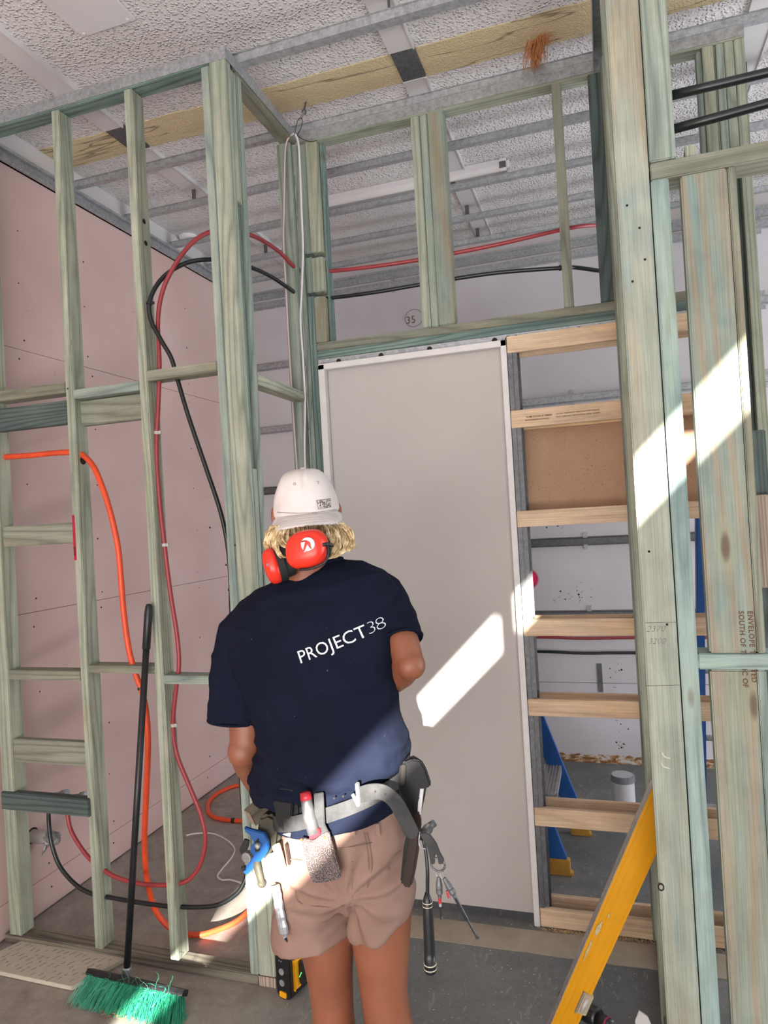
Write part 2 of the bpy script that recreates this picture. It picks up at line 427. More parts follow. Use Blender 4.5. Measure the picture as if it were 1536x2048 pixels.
# pink board lining: sheets with fine joints in front of a dark cavity
b = MB()
zz = [0.006, 0.150, 1.362, 2.578, 3.478]
for i in range(4):
    b.box(PINKX - 0.012, PINKX, -3.2, BACKY, zz[i] + 0.0012, zz[i + 1] - 0.0012)
b.box(PINKX - 0.05, PINKX - 0.012, -3.2, BACKY, 0, 3.60, 1)
b.box(PINKX - 0.012, PINKX - .002, -3.2, BACKY, 3.480, 3.60, 2)
rr = random.Random(3)
for zc in [0.09, 0.21, 0.45, 0.72, 1.0, 1.31, 1.41, 1.68, 1.96, 2.24, 2.52, 2.63, 2.9, 3.15]:      # screw heads
    for yc in [1.2, 1.65, 2.1, 2.42, 2.55, 3.0, 3.45, 3.9, 4.3, 4.6]:
        y = yc + rr.uniform(-.02, .02); z = zc + rr.uniform(-.02, .02)
        b.tube([(PINKX - .001, y, z), (PINKX + .0007, y, z)], 0.0045 * rr.uniform(.7, 1.2), 8, 1)
struct(b.build('wall_left', ['pink', 'dark', 'cover']))
# back wall: old white panels, joints low down
b = MB()
zz = [0.0, 0.035, 0.530, 1.01, 3.60]
xs = [-2.535, 4.5]
b.box(-2.9, 4.6, BACKY + 0.012, BACKY + 0.1, 0, CEIL, 1)
for i in range(4):
    b.box(-2.53, 4.5, BACKY, BACKY + 0.012, zz[i] + 0.0016, zz[i + 1] - 0.0016)
rr = random.Random(5)
for (cx, cz, n, sx, sz) in [(-0.30, 1.10, 7, .05, .02), (-0.20, 1.13, 12, .035, .03), (0.0, .62, 8, .02, .05), (0.02, .30, 26, .018, .13), (-.32, 1.60, 8, .08, .02), (.25, 1.3, 14, .04, .16), (.28, 1.05, 6, .03, .04)]:
    for k in range(n):
        x = cx + rr.gauss(0, sx); z = cz + rr.gauss(0, sz); r = rr.uniform(.002, .007)
        if rr.random() < .5: b.tube([(x, BACKY - .0008, z), (x, BACKY + .001, z)], r, 7, 1)
        else:
            a = rr.uniform(0, PI); L = rr.uniform(.008, .02)
            b.tube([(x, BACKY - .0003, z), (x + L * math.cos(a), BACKY - .0003, z + L * math.sin(a))], .0011, 5, 1)
bw = struct(b.build('wall_back', ['backwall', 'dark']))
tx = text('35', .075, P(812, 648, BACKY - .002), (1, 0, 0), (0, 0, 1), 'pencil', bw, 'pencil_writing', offset=-.0006)
c = P(828, 636, BACKY - .002)
MB().tube([c + Vector((math.cos(a) * .065, 0, math.sin(a) * .062)) for a in [2 * PI * k / 40 for k in range(40)]], .0013, 5).build('pencil_writing', 'pencil', bw)
# pink spray mark, low behind the door pocket
sp = NT('pink_spray_paint'); tcn = sp.n('ShaderNodeTexCoord'); ln = sp.n('ShaderNodeVectorMath', operation='LENGTH'); sp.l(tcn.outputs['Object'], ln.inputs[0])
al = sp.ramp(ln.outputs['Value'], [(0.012, (.3,)), (0.030, (1,)), (0.050, (1,)), (0.075, (0,))]); sp.l(al, sp.b.inputs['Alpha'])
M['spray'] = sp.out(srgb(232, 22, 92), .5)
c = P(1056, 1158, BACKY - .003)
MB().tube([(0, .0008, 0), (0, -.0008, 0)], .085, 32).build('spray_paint_mark', 'spray', bw, loc=c)
# rough glue line where a skirting came off
t = NT('torn_skirting_line'); v = t.coords((1, 1, 2.2), False)
n = t.noise(v, 16.0, 4, .6, .5)
M['skirt'] = t.out(t.ramp(n, [(0.42, srgb(120, 84, 48)), (0.5, srgb(172, 132, 88)), (0.58, srgb(206, 198, 190))], 'LINEAR'), .8)
b = MB(); n = 260; top = []; 
rr = random.Random(2)
for i in range(n + 1):
    x = -2.5 + 7.0 * i / n
    top.append((x, .052 + .016 * noise.noise(Vector((x * 6, 1, 1))) + .012 * noise.noise(Vector((x * 25, 4, 1)))))
poly = top + [(4.5, 0.0), (-2.5, 0.0)]
b.prism(poly, BACKY - .006, BACKY + .001, 'y')
struct(b.build('baseboard_back', 'skirt'))
# unseen wall added behind the camera, its raking gap shaping the sun into a band
def zu(x): return 1.8139 - .030 + .9979 * x
def zl(x): return 1.6288 + .026 + .979 * x
WY = -3.0
b = MB()
def slab(poly): b.prism(poly, WY, WY - .02, 'y')
slab([(-2.6, 0), (4.6, 0), (4.6, 3.6), (2.02, 3.6), (1.98, zl(1.98)), (-.5, zl(-.5)), (-.5, 1.5), (-2.6, 1.5)])
slab([(-2.6, 1.5), (-.5, 1.5), (-.5, zu(-.5)), (1.74, zu(1.74)), (1.79, 3.6), (-2.6, 3.6)])
slab([(1.005, zl(1.005) - .01), (1.085, zl(1.085) - .01), (1.085, zu(1.085) + .01), (1.005, zu(1.005) + .01)])  # bar added across the gap to cut the sun band on the door
struct(b.build('sun_mask_wall', 'white_paint'))
b = MB(); b.box(4.5, 4.6, -3.2, 0.6, 0, CEIL); struct(b.build('wall_right', 'white_paint'))

# tan levelling strip across the floor, just in front of the door
b = MB(); n = 60; e1 = []; e2 = []
for i in range(n + 1):
    x = -1.24 + 3.2 * i / n
    e1.append((x, 2.69 + .006 * noise.noise(Vector((x * 9, 0, 0))))); e2.append((x, 2.838 + .006 * noise.noise(Vector((x * 8, 5, 0)))))
b.prism(e1 + e2[::-1], 0, .0025, 'z')
tag(b.build('trim_1', 'tanfloor'), kind='structure')
# stipple band of glue on the ceiling
b = MB(); n = 90; e1 = []; e2 = []
for i in range(n + 1):
    x = PINKX + 6.0 * i / n
    e1.append((x, 2.722 + .008 * noise.noise(Vector((x * 7, 0, 0))) + .006 * noise.noise(Vector((x * 30, 0, 0))))); e2.append((x, 2.915 + .012 * noise.noise(Vector((x * 5, 9, 0)))))
b.prism(e1 + e2[::-1], CEIL - .004, CEIL, 'z')
tag(b.build('trim_2', 'foam'), kind='structure')
# white cover strips across the ceiling (with a bared steel length)
def cover(x0, name):
    b = MB()
    b.box(x0, x0 + .1, -3.0, 2.70, CEIL - .016, CEIL); b.box(x0, x0 + .1, 2.90, BACKY, CEIL - .016, CEIL)
    b.box(x0 + .1, x0 + .106, -3.0, 2.70, CEIL - .022, CEIL); b.box(x0 + .1, x0 + .106, 2.90, BACKY, CEIL - .022, CEIL)
    b.box(x0 + .002, x0 + .104, 2.70, 2.90, CEIL - .013, CEIL, 1)
    o = b.build(name, ['cover', 'dmetal']); tag(o, kind='structure'); return o
cover(-2.13, 'trim_3'); cover(-.73, 'trim_4'); cover(.64, 'trim_5')
b = MB(); b.box(PINKX, PINKX + .012, -3.2, BACKY, 3.425, 3.49); b.box(PINKX, PINKX + .035, -3.2, BACKY, 3.475, 3.49); b.box(PINKX, PINKX + .03, -3.2, BACKY, 3.425, 3.432)
tag(b.build('trim_6', 'metal'), kind='structure')
b = MB(); b.box(PINKX, 4.5, BACKY - .03, BACKY, 3.475, 3.49); b.box(PINKX, 4.5, BACKY - .01, BACKY, 3.43, 3.49)
tag(b.build('trim_7', 'metal'), kind='structure')
b = MB(); b.box(PINKX, 4.5, BACKY - .05, BACKY, CEIL - .02, CEIL)
tag(b.build('trim_8', 'foam'), kind='structure')

# ------------------------------------------------------------------ steel channels under the ceiling and on the back wall
def hat(length, w=.036, h=.026, lip=.010):
    """top-hat furring channel, length along x, crown facing down"""
    p = [(-w / 2 - lip, h), (-w / 2, h), (-w / 2 + .003, 0), (w / 2 - .003, 0), (w / 2, h), (w / 2 + lip, h), (w / 2 + lip, h - .0015), (w / 2 + .0015, h - .0015), (w / 2 - .0015, -.0015), (-w / 2 + .0015, -.0015), (-w / 2 - .0015, h - .0015), (-w / 2 - lip, h - .0015)]
    b = MB(); b.prism(p, 0, length, 'x'); return b
names = ['nearest the timber wall frames', 'second beyond the timber frames', 'third, just beyond the batten lamp', 'fourth, well beyond the lamp', 'farthest, nearest the back wall']
for k, y in enumerate([2.925, 3.345, 3.775, 4.195, 4.56]):
    e = empty('ceiling_channel', (PINKX + .02, y, 3.495), 'galvanised steel channel hung under the white ceiling, ' + names[k], 'metal channel', 'steel channels under the ceiling')
    o = hat(6.9).build('channel', 'metal', e, loc=(PINKX + .02, y, 3.49))
    for x in [-2.07, -.70, .68]:
        if y > 3:
            b = MB(); b.box(x - .018, x + .018, y - .014, y + .014, 3.515, 3.519); b.box(x - .012, x + .012, y - .001, y + .001, 3.515, 3.59)
            b.tube([(x, y, 3.519), (x, y, 3.535)], .006, 8)
            b.build('clip', 'dmetal', e)
e = empty('ceiling_channel', (-1.24, 2.415, 3.495), 'galvanised steel channel running right from the timber corner post, nearest the camera', 'metal channel', 'steel channels under the ceiling')
hat(1.85, .044, .03).build('channel', 'metal', e, loc=(-1.325, 2.40, 3.488))
b = MB(); b.box(-.66, -.624, 2.39, 2.44, 3.522, 3.526); b.box(-.645, -.64, 2.40, 2.42, 3.52, 3.59); b.build('clip', 'dmetal', e)
wn = ['at the very top, under the ceiling', 'second from the top', 'third down, level with the door head', 'fourth from the top', 'fifth, behind the third door pocket rail', 'sixth, behind the fourth door pocket rail']
for k, z in enumerate([3.385, 2.915, 2.43, 1.965, 1.475, .985]):
    e = empty('wall_channel', (-2.5, BACKY - .03, z), 'grey steel channel across the white back wall, ' + wn[k], 'metal channel', 'steel channels on the back wall')
    h_ = hat(7.0, .04, .028); h_.v = [(x, y_, z_) for x, y_, z_ in h_.v]
    o = h_.build('channel', 'dmetal' if z < 2 else 'metal', e, loc=(-2.5, BACKY - .030, z), rot=(-PI / 2, 0, 0))
    for x in ([-1.37, -.18, 1.0] if z > 3 else [-.17 if z > 2 else -.14, 1.0]):
        b = MB(); b.box(x - .013, x + .013, BACKY - .006, BACKY, z - .055 if z > 1.2 else z - .02, z + .06); b.tube([(x, BACKY - .009, z + .04), (x, BACKY - .005, z + .04)], .004, 8)
        b.build('bracket', 'metal', e)
b = MB(); b.box(-.115, -.083, BACKY - .004, BACKY, .47, .66); b.tube([(-.099, BACKY - .007, .645), (-.099, BACKY, .645)], .004, 8)
tag(b.build('steel_strap', 'dmetal'), 'short upright grey steel strap fixed low on the back wall', 'bracket')

# lamps and small fittings on the ceiling
e = empty('batten_lamp', (-.9, 3.6, CEIL), 'long white plastic batten lamp on the ceiling', 'ceiling lamp')
y0 = 3.80
b = MB()
prof = [(y0 - .05, CEIL), (y0 - .05, CEIL - .035), (y0 - .035, CEIL - .062), (y0 + .035, CEIL - .062), (y0 + .05, CEIL - .035), (y0 + .05, CEIL)]
b.prism(prof, -1.62, -.44, 'x'); b.build('housing', 'lampwhite', e, bevel=.003)
b = MB(); b.box(-.44, -.40, y0 - .056, y0 + .056, CEIL - .07, CEIL); b.box(-.40, -.385, y0 - .035, y0 + .035, CEIL - .05, CEIL - .004); b.build('end_cap', 'lampwhite', e, bevel=.004)
b = MB(); b.box(-.4375, -.402, y0 - .0575, y0 - .0555, CEIL - .055, CEIL - .02); b.build('label_plate', 'dmetal', e)
b = MB(); b.lathe([(.0, 0), (.058, 0), (.058, -.012), (.05, -.02), (.034, -.022), (.03, -.012), (.0, -.012)], (-2.335 * 1.058, 3.90, CEIL), n=36)
tag(b.build('smoke_alarm_base', 'lampwhite', smooth=False, bevel=0), 'small round white fitting on the ceiling near the pink wall', 'ceiling fitting')
c1, c2, c3, c4 = (PZ(88, 0, 3.6), PZ(168, 68, 3.6), PZ(270, 36, 3.6), PZ(230, 0, 3.6))
x0, x1 = c1.x, c3.x; y1 = c2.y
e = empty('access_panel', (x0, y1, CEIL), 'flat white cover plate fixed to the textured ceiling, top left', 'cover plate')
b = MB(); b.box(x0, x1 + .005, .4, y1, CEIL - .012, CEIL); b.build('plate', 'cover', e, bevel=.002)
for x in (x0 + .02, x1 - .02):
    b = MB(); b.tube([(x, y1 - .015, CEIL - .016), (x, y1 - .015, CEIL - .01)], .006, 10); b.build('screw', 'white_paint', e)
# fibrous tuft hanging from the ceiling
b = MB(); rr = random.Random(11); c = P(1072, 84, 2.83); c.z = min(c.z, 3.6)
for k in range(150):
    a = rr.uniform(0, 2 * PI); s_ = rr.random()
    p0 = c + Vector((rr.gauss(0, .016), rr.gauss(0, .012), rr.uniform(-.01, .01)))
    if s_ < .7: d = Vector((rr.gauss(-.012, .014), rr.gauss(0, .012), -rr.uniform(.05, .12)))
    else: d = Vector((rr.uniform(.0, .07), rr.gauss(0, .015), rr.uniform(-.035, .03)))
    mid = p0 + d * .5 + Vector((rr.gauss(0, .006), rr.gauss(0, .006), rr.gauss(0, .006)))
    b.tube([p0, mid, p0 + d], [.0016, .0013, .0006], 4)
M['straw'] = simple('dry_fibre', srgb(178, 118, 70), .8, 0, .35, 60)
tag(b.build('fibre_tuft', 'straw'), 'tuft of torn brown fibre hanging from the ceiling', 'fibre', kind=None)
# ------------------------------------------------------------------ timber wall frames
Y1 = 2.285; YD = 2.915; TOP = 3.437
def track(parent, x, y, axis, top=3.49, lip=.045):
    b = MB()
    b.box(x[0], x[1], y[0], y[1], top - .002, top)
    if axis == 'x':
        b.box(x[0], x[1], y[0] - .002, y[0], top - lip, top); b.box(x[0], x[1], y[1], y[1] + .002, top - lip, top)
    else:
        b.box(x[0] - .002, x[0], y[0], y[1], top - lip, top); b.box(x[1], x[1] + .002, y[0], y[1], top - lip, top)
    return b.build('steel_track', 'metal', parent)
def nails(parent, pts, axis='y'):
    b = MB()
    for p in pts:
        p = Vector(p); d = Vector((0, .0008, 0)) if axis == 'y' else Vector((.0008, 0, 0))
        b.tube([p - d, p + d], .0035, 8)
    return b.build('nail_heads', 'dark', parent)

# --- left frame
LF = empty('timber_wall_frame', (-1.9, Y1 + .04, 0), 'pale green pine stud wall frame on the left, in front of the pink wall', 'wall frame', 'treated pine wall frames')
D = .072
timber('bottom_plate', (PINKX + .012, -1.322), (Y1, Y1 + .066), (0, .038), 'brownwood', LF)
timber('top_plate', (PINKX, -1.32), (Y1 + .001, Y1 + D), (TOP, 3.487), 'teal', LF)
track(LF, (PINKX, -1.25), (Y1, Y1 + D), 'x')
studs = [(-2.495, -2.432), (-2.058, -2.020), (-1.704, -1.666)]
timber('stud', studs[0], (Y1, Y1 + .07), (.038, TOP), 'green', LF)
s1 = timber('stud', studs[1], (Y1, Y1 + D), (.038, TOP), 'green', LF)
s2 = timber('stud', studs[2], (Y1, Y1 + D), (.038, TOP), 'green', LF)
timber('stud', (-1.356, -1.321), (Y1, Y1 + D), (.038, TOP), 'green2', LF)
timber('stud', (-1.3195, -1.252), (Y1, Y1 + .040), (.038, 3.455), 'green', LF)
timber('stud', (-1.3195, -1.256), (Y1 + .041, Y1 + .082), (2.93, TOP), 'green', LF)
timber('packer', (-1.3195, -1.266), (Y1 + .041, Y1 + .080), (1.92, 2.928), 'teal', LF)
timber('stud', (-1.3195, -1.254), (Y1 + .041, Y1 + .080), (.038, 1.918), 'green2', LF)
for nm, x, y, z, m_ in [
    ('nogging', (-2.432, -2.059), (Y1, Y1 + .07), (2.285, 2.330), 'olive'),
    ('nogging', (-2.432, -2.059), (Y1 + .004, Y1 + .040), (2.160, 2.256), 'dteal'),
    ('nogging', (-2.432, -2.051), (Y1 + .010, Y1 + .045), (1.672, 1.758), 'olive'),
    ('nogging', (-2.432, -2.059), (Y1, Y1 + .07), (1.114, 1.153), 'olive'),
    ('nogging', (-2.432, -2.046), (Y1 + .006, Y1 + .042), (.767, .863), 'olive'),
    ('nogging', (-2.492, -2.042), (Y1 - .012, Y1 + .024), (.570, .643), 'dteal'),
    ('nogging', (-2.020, -1.704), (Y1, Y1 + .07), (2.257, 2.293), 'green2'),
    ('nogging', (-2.020, -1.704), (Y1 + .034, Y1 + .069), (2.150, 2.250), 'olive'),
    ('nogging', (-2.020, -1.704), (Y1, Y1 + .07), (1.148, 1.178), 'olive'),
    ('nogging', (-1.666, -1.357), (Y1, Y1 + .07), (2.288, 2.328), 'olive'),
    ('nogging', (-1.666, -1.357), (Y1, Y1 + .07), (1.110, 1.142), 'green2')]:
    timber(nm, x, y, z, m_, LF)
nails(LF, [(-2.046, Y1 - .0005, 2.30 - k * .0) for k in range(1)] + [P(420, 1055, Y1), P(452, 1130, Y1), P(470, 1090, Y1)])
# drilled hole where the orange hose comes through, and two higher ones
def hole(parent, p, r=.013):
    b = MB(); b.tube([Vector(p) - Vector((.0006, 0, 0)), Vector(p) + Vector((.0006, 0, 0))], r, 18); return b.build('drilled_hole', 'dark', parent)
hole(s1, (-2.0198, Y1 + .035, 2.008), .017)
hole(s2, (-1.6658, Y1 + .034, 2.925), .010); hole(s2, (-1.6658, Y1 + .038, 2.840), .010)
rp = P(150, 1030, Y1 - .002); rq = P(162, 1120, Y1 - .002)
b = MB(); b.box(-2.058, -2.046, Y1 - .0012, Y1 - .0002, rq.z, rp.z)
M['redtape'] = simple('red_label', srgb(176, 22, 50), .45)
tl = b.build('red_label', 'redtape', s1)
text('9x3542', .012, (-2.0485, Y1 - .0022, rq.z + .02), (0, 0, 1), (-1, 0, 0), 'dark', tl, 'printing')

# --- return frame running back to the door wall
RF = empty('timber_wall_frame', (-1.285, 2.6, 0), 'short pine return frame between the corner post and the door wall', 'wall frame', 'treated pine wall frames')
timber('bottom_plate', (-1.320, -1.250), (Y1 - .001, YD), (0, .038), 'brownwood', RF)
b = MB(); b.box(-1.319, -1.251, Y1 - .0022, Y1 - .0008, .001, .037); b.build('sawn_end', 'endgrain', RF)
timber('top_plate', (-1.322, -1.252), (Y1 + .082, YD - .002), (TOP, 3.487), 'olive', RF)
track(RF, (-1.323, -1.250), (Y1, YD), 'y')
timber('stud', (-1.318, -1.252), (2.372, 2.407), (.038, TOP), 'green2', RF)
timber('stud', (-1.337, -1.271), (YD - .038, YD), (.038, TOP), 'green2', RF)
timber('nogging', (-1.318, -1.252), (2.407, YD - .038), (2.250, 2.288), 'green', RF)
timber('nogging', (-1.318, -1.252), (2.407, YD - .038), (1.11, 1.15), 'green', RF)

# --- door wall frame
DF = empty('timber_wall_frame', (-.6, YD + .03, 0), 'pine stud frame around and above the grey sliding door', 'wall frame', 'treated pine wall frames')
D2 = .072
timber('stud', (-1.270, -1.246), (YD, YD + D2), (0, TOP), 'green2', DF)
for z0, z1 in ((0, 2.735), (2.752, 2.915), (2.932, TOP)):
    timber('stud', (-1.244, -1.211), (YD + .004, YD + D2), (z0, z1), 'teal' if z0 == 0 else 'green2', DF)
for z0, z1 in ((2.517, 2.725), (2.748, 2.905), (2.928, TOP)):
    timber('jack_stud', (-1.209, -1.156), (YD - .004, YD + D2), (z0, z1), 'olive' if z0 < 2.6 else 'green', DF)
timber('stud', (-1.154, -1.138), (YD + .03, YD + D2), (2.517, TOP), 'teal', DF)
timber('jack_stud', (-.711, -.672), (YD, YD + D2), (2.517, TOP), 'green', DF)
timber('jack_stud', (-.670, -.638), (YD + .003, YD + D2), (2.517, TOP), 'green2', DF)
timber('jack_stud', (-.636, -.566), (YD, YD + D2), (2.517, TOP), 'plank', DF)
timber('jack_stud', (-.113, -.075), (YD, YD + D2), (2.517, TOP), 'olive', DF)
timber('jack_stud', (.030, .090), (YD - .003, YD + .04), (2.517, TOP), 'dteal', DF)
timber('header', (-1.209, .434), (YD, YD + D2), (2.479, 2.516), 'olive', DF)
timber('header', (-1.209, .434), (YD, YD + D2), (2.439, 2.478), 'teal', DF)
timber('top_plate', (-1.250, .60), (YD + .001, YD + D2), (TOP, 3.487), 'green', DF)
track(DF, (-1.250, .60), (YD, YD + D2), 'x')
timber('stud', (-1.208, -1.192), (YD, YD + D2), (0, 2.438), 'olive', DF)
# stud pack at the right of the same wall
for x, y, z, m_ in [((.435, .452), YD + .02, (0, TOP), 'green2'), ((.453, .492), YD, (0, TOP), 'green'), ((.494, .500), YD + .01, (0, TOP), 'olive'), ((.501, .528), YD, (0, TOP), 'green2'),
                    ((.530, .562), YD, (3.03, TOP), 'green'), ((.564, .600), YD, (0, TOP), 'green')]:
    timber('stud', x, (y, YD + D2), z, m_, DF)
timber('stud', (.530, .562), (YD + .045, YD + D2), (0, 2.99), 'dteal', DF)

# --- side frame running toward the camera (seen along its face)
SF = empty('timber_wall_frame', (.12, 2.5, 0), 'pine side frame seen edge on behind the near right post', 'wall frame', 'treated pine wall frames')
timber('stud', (.080, .166), (2.860, 2.898), (0, TOP), 'olive', SF)
timber('stud', (.086, .166), (2.810, 2.852), (0, TOP), 'green2', SF)
timber('stud', (.078, .165), (2.40, 2.438), (0, TOP), 'green', SF)
timber('stud', (.090, .165), (2.12, 2.155), (0, TOP), 'brownwood', SF)
timber('bottom_plate', (.085, .166), (2.05, 2.88), (0, .038), 'brownwood', SF)
timber('top_plate', (.086, .165), (.6, 2.88), (TOP, 3.487), 'green', SF)
track(SF, (.056, .166), (.6, 2.905), 'y', 3.49, .055)

# --- near right frame
YN = 2.0
NF = empty('timber_wall_frame', (.3, YN + .045, 0), 'tall near pine frame on the right with a wide front post and noggings', 'wall frame', 'treated pine wall frames')
NP = timber('post', (.079, .163), (YN, YN + .045), (0, 3.487), 'post', NF, .004)
timber('packer', (.088, .163), (YN + .046, YN + .060), (0, 3.487), 'brownwood', NF)
timber('stud', (.166, .232), (YN - .004, YN + .040), (2.616, 3.487), 'green2', NF)
timber('stud', (.166, .210), (YN - .006, YN + .085), (0, 2.566), 'aqua', NF, .003)
timber('nogging', (.167, 1.10), (YN - .001, YN + .09), (2.567, 2.614), 'olive', NF)
timber('nogging', (.211, 1.10), (YN - .002, YN + .09), (1.253, 1.295), 'aqua', NF)
PLK = timber('stud', (.240, .352), (YN, YN + .045), (1.296, 2.566), 'plank', NF, .004)
timber('stud', (.238, .348), (YN, YN + .045), (0, 1.252), 'plank', NF, .004)
timber('stud', (.354, .374), (YN + .002, YN + .088), (1.296, 2.566), 'olive', NF)
timber('stud', (.350, .372), (YN + .002, YN + .088), (0, 1.252), 'green2', NF)
timber('stud', (.262, .290), (YN + .045, YN + .088), (2.615, 2.665), 'green', NF)
c = P(1493, 985, 2.3); timber('offcut', (c.x, c.x + .06), (2.26, 2.295), (P(1515, 1176, 2.26).z, P(1515, 990, 2.26).z), 'endgrain', NF)
timber('stud', (c.x - .006, c.x + .06), (2.297, 2.335), (0, 1.90), 'dteal', NF)
nails(NF, [P(1254, 411, YN), P(1279, 456, YN), P(1290, 519, YN), P(1265, 563, YN), P(1298, 1103, YN), P(1334, 1249, YN)])
# knot and pencil figures on the post
b = MB(); c = P(1322, 1774, YN); b.ell(c, (.0085, .0012, .0115)); b.build('knot', 'dark', NP)
M['knotgrey'] = simple('knot_heart', srgb(150, 146, 130), .8)
b = MB(); b.ell(c - Vector((0, .0008, 0)), (.005, .0012, .0065)); b.build('knot', 'knotgrey', NP)
text('2370', .024, P(1292, 1264, YN - .001), (1, 0, .02), (0, 0, 1), 'pencil', NP, 'pencil_writing', shear=.35, offset=-.0007)
text('3200', .022, P(1296, 1288, YN - .001), (1, 0, .02), (0, 0, 1), 'pencil', NP, 'pencil_writing', shear=.35, offset=-.0007)
b = MB()
for z in (1.165, 1.245): b.tube([P(1290, 1372 if z < 1.2 else 1246, YN - .0006), P(1360, 1370 if z < 1.2 else 1244, YN - .0006)], .0006, 4)
b.build('pencil_writing', 'pencil', NP)
M['dent'] = simple('bare_dent', srgb(206, 208, 180), .8)
b = MB()
for (x0, y0) in ((1324, 1504), (1322, 1524)):
    b.tube(curve_pts([P(x0, y0, YN - .0005), P(x0 + 5, y0 + 9, YN - .0012), P(x0 + 18, y0 + 13, YN - .0005)], 5), [.0004] + [.0016] * 9 + [.0003], 5)
b.build('hammer_dents', 'dent', NP)
# treatment stamp on the wide plank, reading downwards
text('SOUTH OF TROPIC OF', .018, P(1477, 1222, YN - .001), (0, 0, -1), (1, 0, 0), 'ink', PLK, 'printed_stamp', offset=.0003, spacing=1.1)
text('ENVELOPE TREATED', .018, P(1495, 1222, YN - .001), (0, 0, -1), (1, 0, 0), 'ink', PLK, 'printed_stamp', offset=.0003, spacing=1.15)

# ------------------------------------------------------------------ sliding door and its pocket frame
b = MB(); b.box(-1.20, -.352, 2.910, 2.945, .030, 2.392)
struct(b.build('door_1', 'leaf', bevel=.0015))
PF = empty('door_pocket_frame', (-.6, 2.9, 0), 'white primed sliding door frame with a pocket of pale pine rails on the right', 'door frame')
YF = 2.868
def jm(x, y, z): b_ = MB(); b_.box(x[0], x[1], y[0], y[1], z[0], z[1]); return b_
jm((-1.190, -1.160), (YF, YF + .036), (0, 2.405)).build('jamb', 'white_paint', PF, bevel=.002)
jm((-1.190, -1.150), (YF + .082, YF + .12), (0, 2.405)).build('jamb', 'white_paint', PF, bevel=.002)
jm((-.374, -.350), (YF, YF + .036), (0, 2.408)).build('jamb', 'white_paint', PF, bevel=.002)
jm((-1.190, -.350), (YF, YF + .036), (2.382, 2.408)).build('head_jamb', 'white_paint', PF, bevel=.002)
jm((-1.190, -.350), (YF + .082, YF + .12), (2.382, 2.408)).build('head_jamb', 'white_paint', PF, bevel=.002)
b = MB(); b.box(-1.2, .43, 2.904, 2.950, 2.414, 2.4185); b.box(-1.2, .43, 2.900, 2.904, 2.398, 2.436); b.box(-1.2, .43, 2.950, 2.954, 2.398, 2.436)
b.build('sliding_track', 'metal', PF)
b = MB()
for x in (-1.10, -.90, -.68, -.40, -.345, -.31, -.06):
    for y in (2.897,):
        b.tube([(x, y, 2.418), (x, y + .006, 2.418)], .011, 12)
b.build('track_holes', 'dark', PF)
b = MB()
for x in (-1.08, -.47):
    b.box(x - .03, x + .03, 2.918, 2.936, 2.390, 2.404)
b.build('hanger', 'dark', PF)
for y in (YF + .0, YF + .088):
    b = MB(); y0 = y; y1 = y + .030
    b.box(-.3485, -.347, y0, y1, 0, 2.40); b.box(-.3485, -.330, y0, y0 + .0015, 0, 2.40); b.box(-.330, -.329, y0, y0 + .008, 0, 2.40); b.box(-.3485, -.310, y1, y1 + .0015, 0, 2.40); b.box(-.330, -.310, y0 + .009, y0 + .0105, 0, 2.40)
    b.build('steel_upright', 'dmetal', PF)
zs = [(2.350, 2.418), (2.040, 2.112), (1.634, 1.700), (1.188, 1.256), (.863, .931), (.415, .488), (.006, .080)]
for k, (z0, z1) in enumerate(zs):
    s_ = timber('rail', (-.347, .43), (YF - .004, YF + .016), (z0, z1), 'slat', PF, .0015)
    timber('rail', (-.312, .43), (YF + .100, YF + .120), (z0, z1), 'slat', PF, .0015)
    if k == 1:
        yy = YF - .0048
        text('HUME DOORS & TIMBER', .0095, P(1052, 836, yy), (1, 0, 0), (0, 0, 1), 'ink', s_, 'printing', offset=.0002, ext=.0002)
        text('www.humedoors.com.au', .0095, P(1050, 842, yy), (1, 0, 0), (0, 0, 1), 'ink', s_, 'printing', offset=.0002, ext=.0002)
        text('DO NOT PENETRATE THESE RAILS WITH FIXINGS', .0075, P(1112, 829, yy), (1, 0, 0), (0, 0, 1), 'ink', s_, 'printing', offset=.0001, ext=.0002)
        text('NON COMPLIANT APPLICATIONS. REFER WEBSITE', .0075, P(1112, 835, yy), (1, 0, 0), (0, 0, 1), 'ink', s_, 'printing', offset=.0001, ext=.0002)
b = MB(); b.box(-.40, .50, 2.993, 3.005, 1.665, 2.085)
tag(b.build('hardboard_sheet', 'mdf', bevel=.001), 'brown hardboard sheet standing behind the second and third door pocket rails', 'board')
# ------------------------------------------------------------------ pipes, hoses and cables
def pp(lst): return [P(x, y, Y) for x, y, Y in lst]
# red water pipe: door wall, loop behind the corner post, down along the second stud, under and back up
RED = pp([(1215, 447, 3.2), (1195, 450, 3.15), (1140, 456, 3.05), (1000, 488, 3.0), (900, 508, 2.98), (830, 521, 2.96), (740, 534, 2.95), (650, 543, 2.955), (600, 541, 2.94), (588, 534, 2.88), (560, 505, 2.78), (530, 484, 2.68), (500, 470, 2.58), (450, 458, 2.48), (412, 467, 2.42), (380, 490, 2.38), (350, 530, 2.35), (326, 580, 2.335), (316, 640, 2.33), (319, 730, 2.325), (317, 800, 2.32), (313, 900, 2.315), (319, 1000, 2.315), (329, 1090, 2.315), (340, 1180, 2.318), (354, 1270, 2.32), (358, 1330, 2.32), (352, 1380, 2.32), (346, 1450, 2.325), (354, 1510, 2.33), (380, 1575, 2.34), (402, 1630, 2.345), (411, 1680, 2.345), (400, 1730, 2.34), (380, 1757, 2.33), (362, 1766, 2.322)])
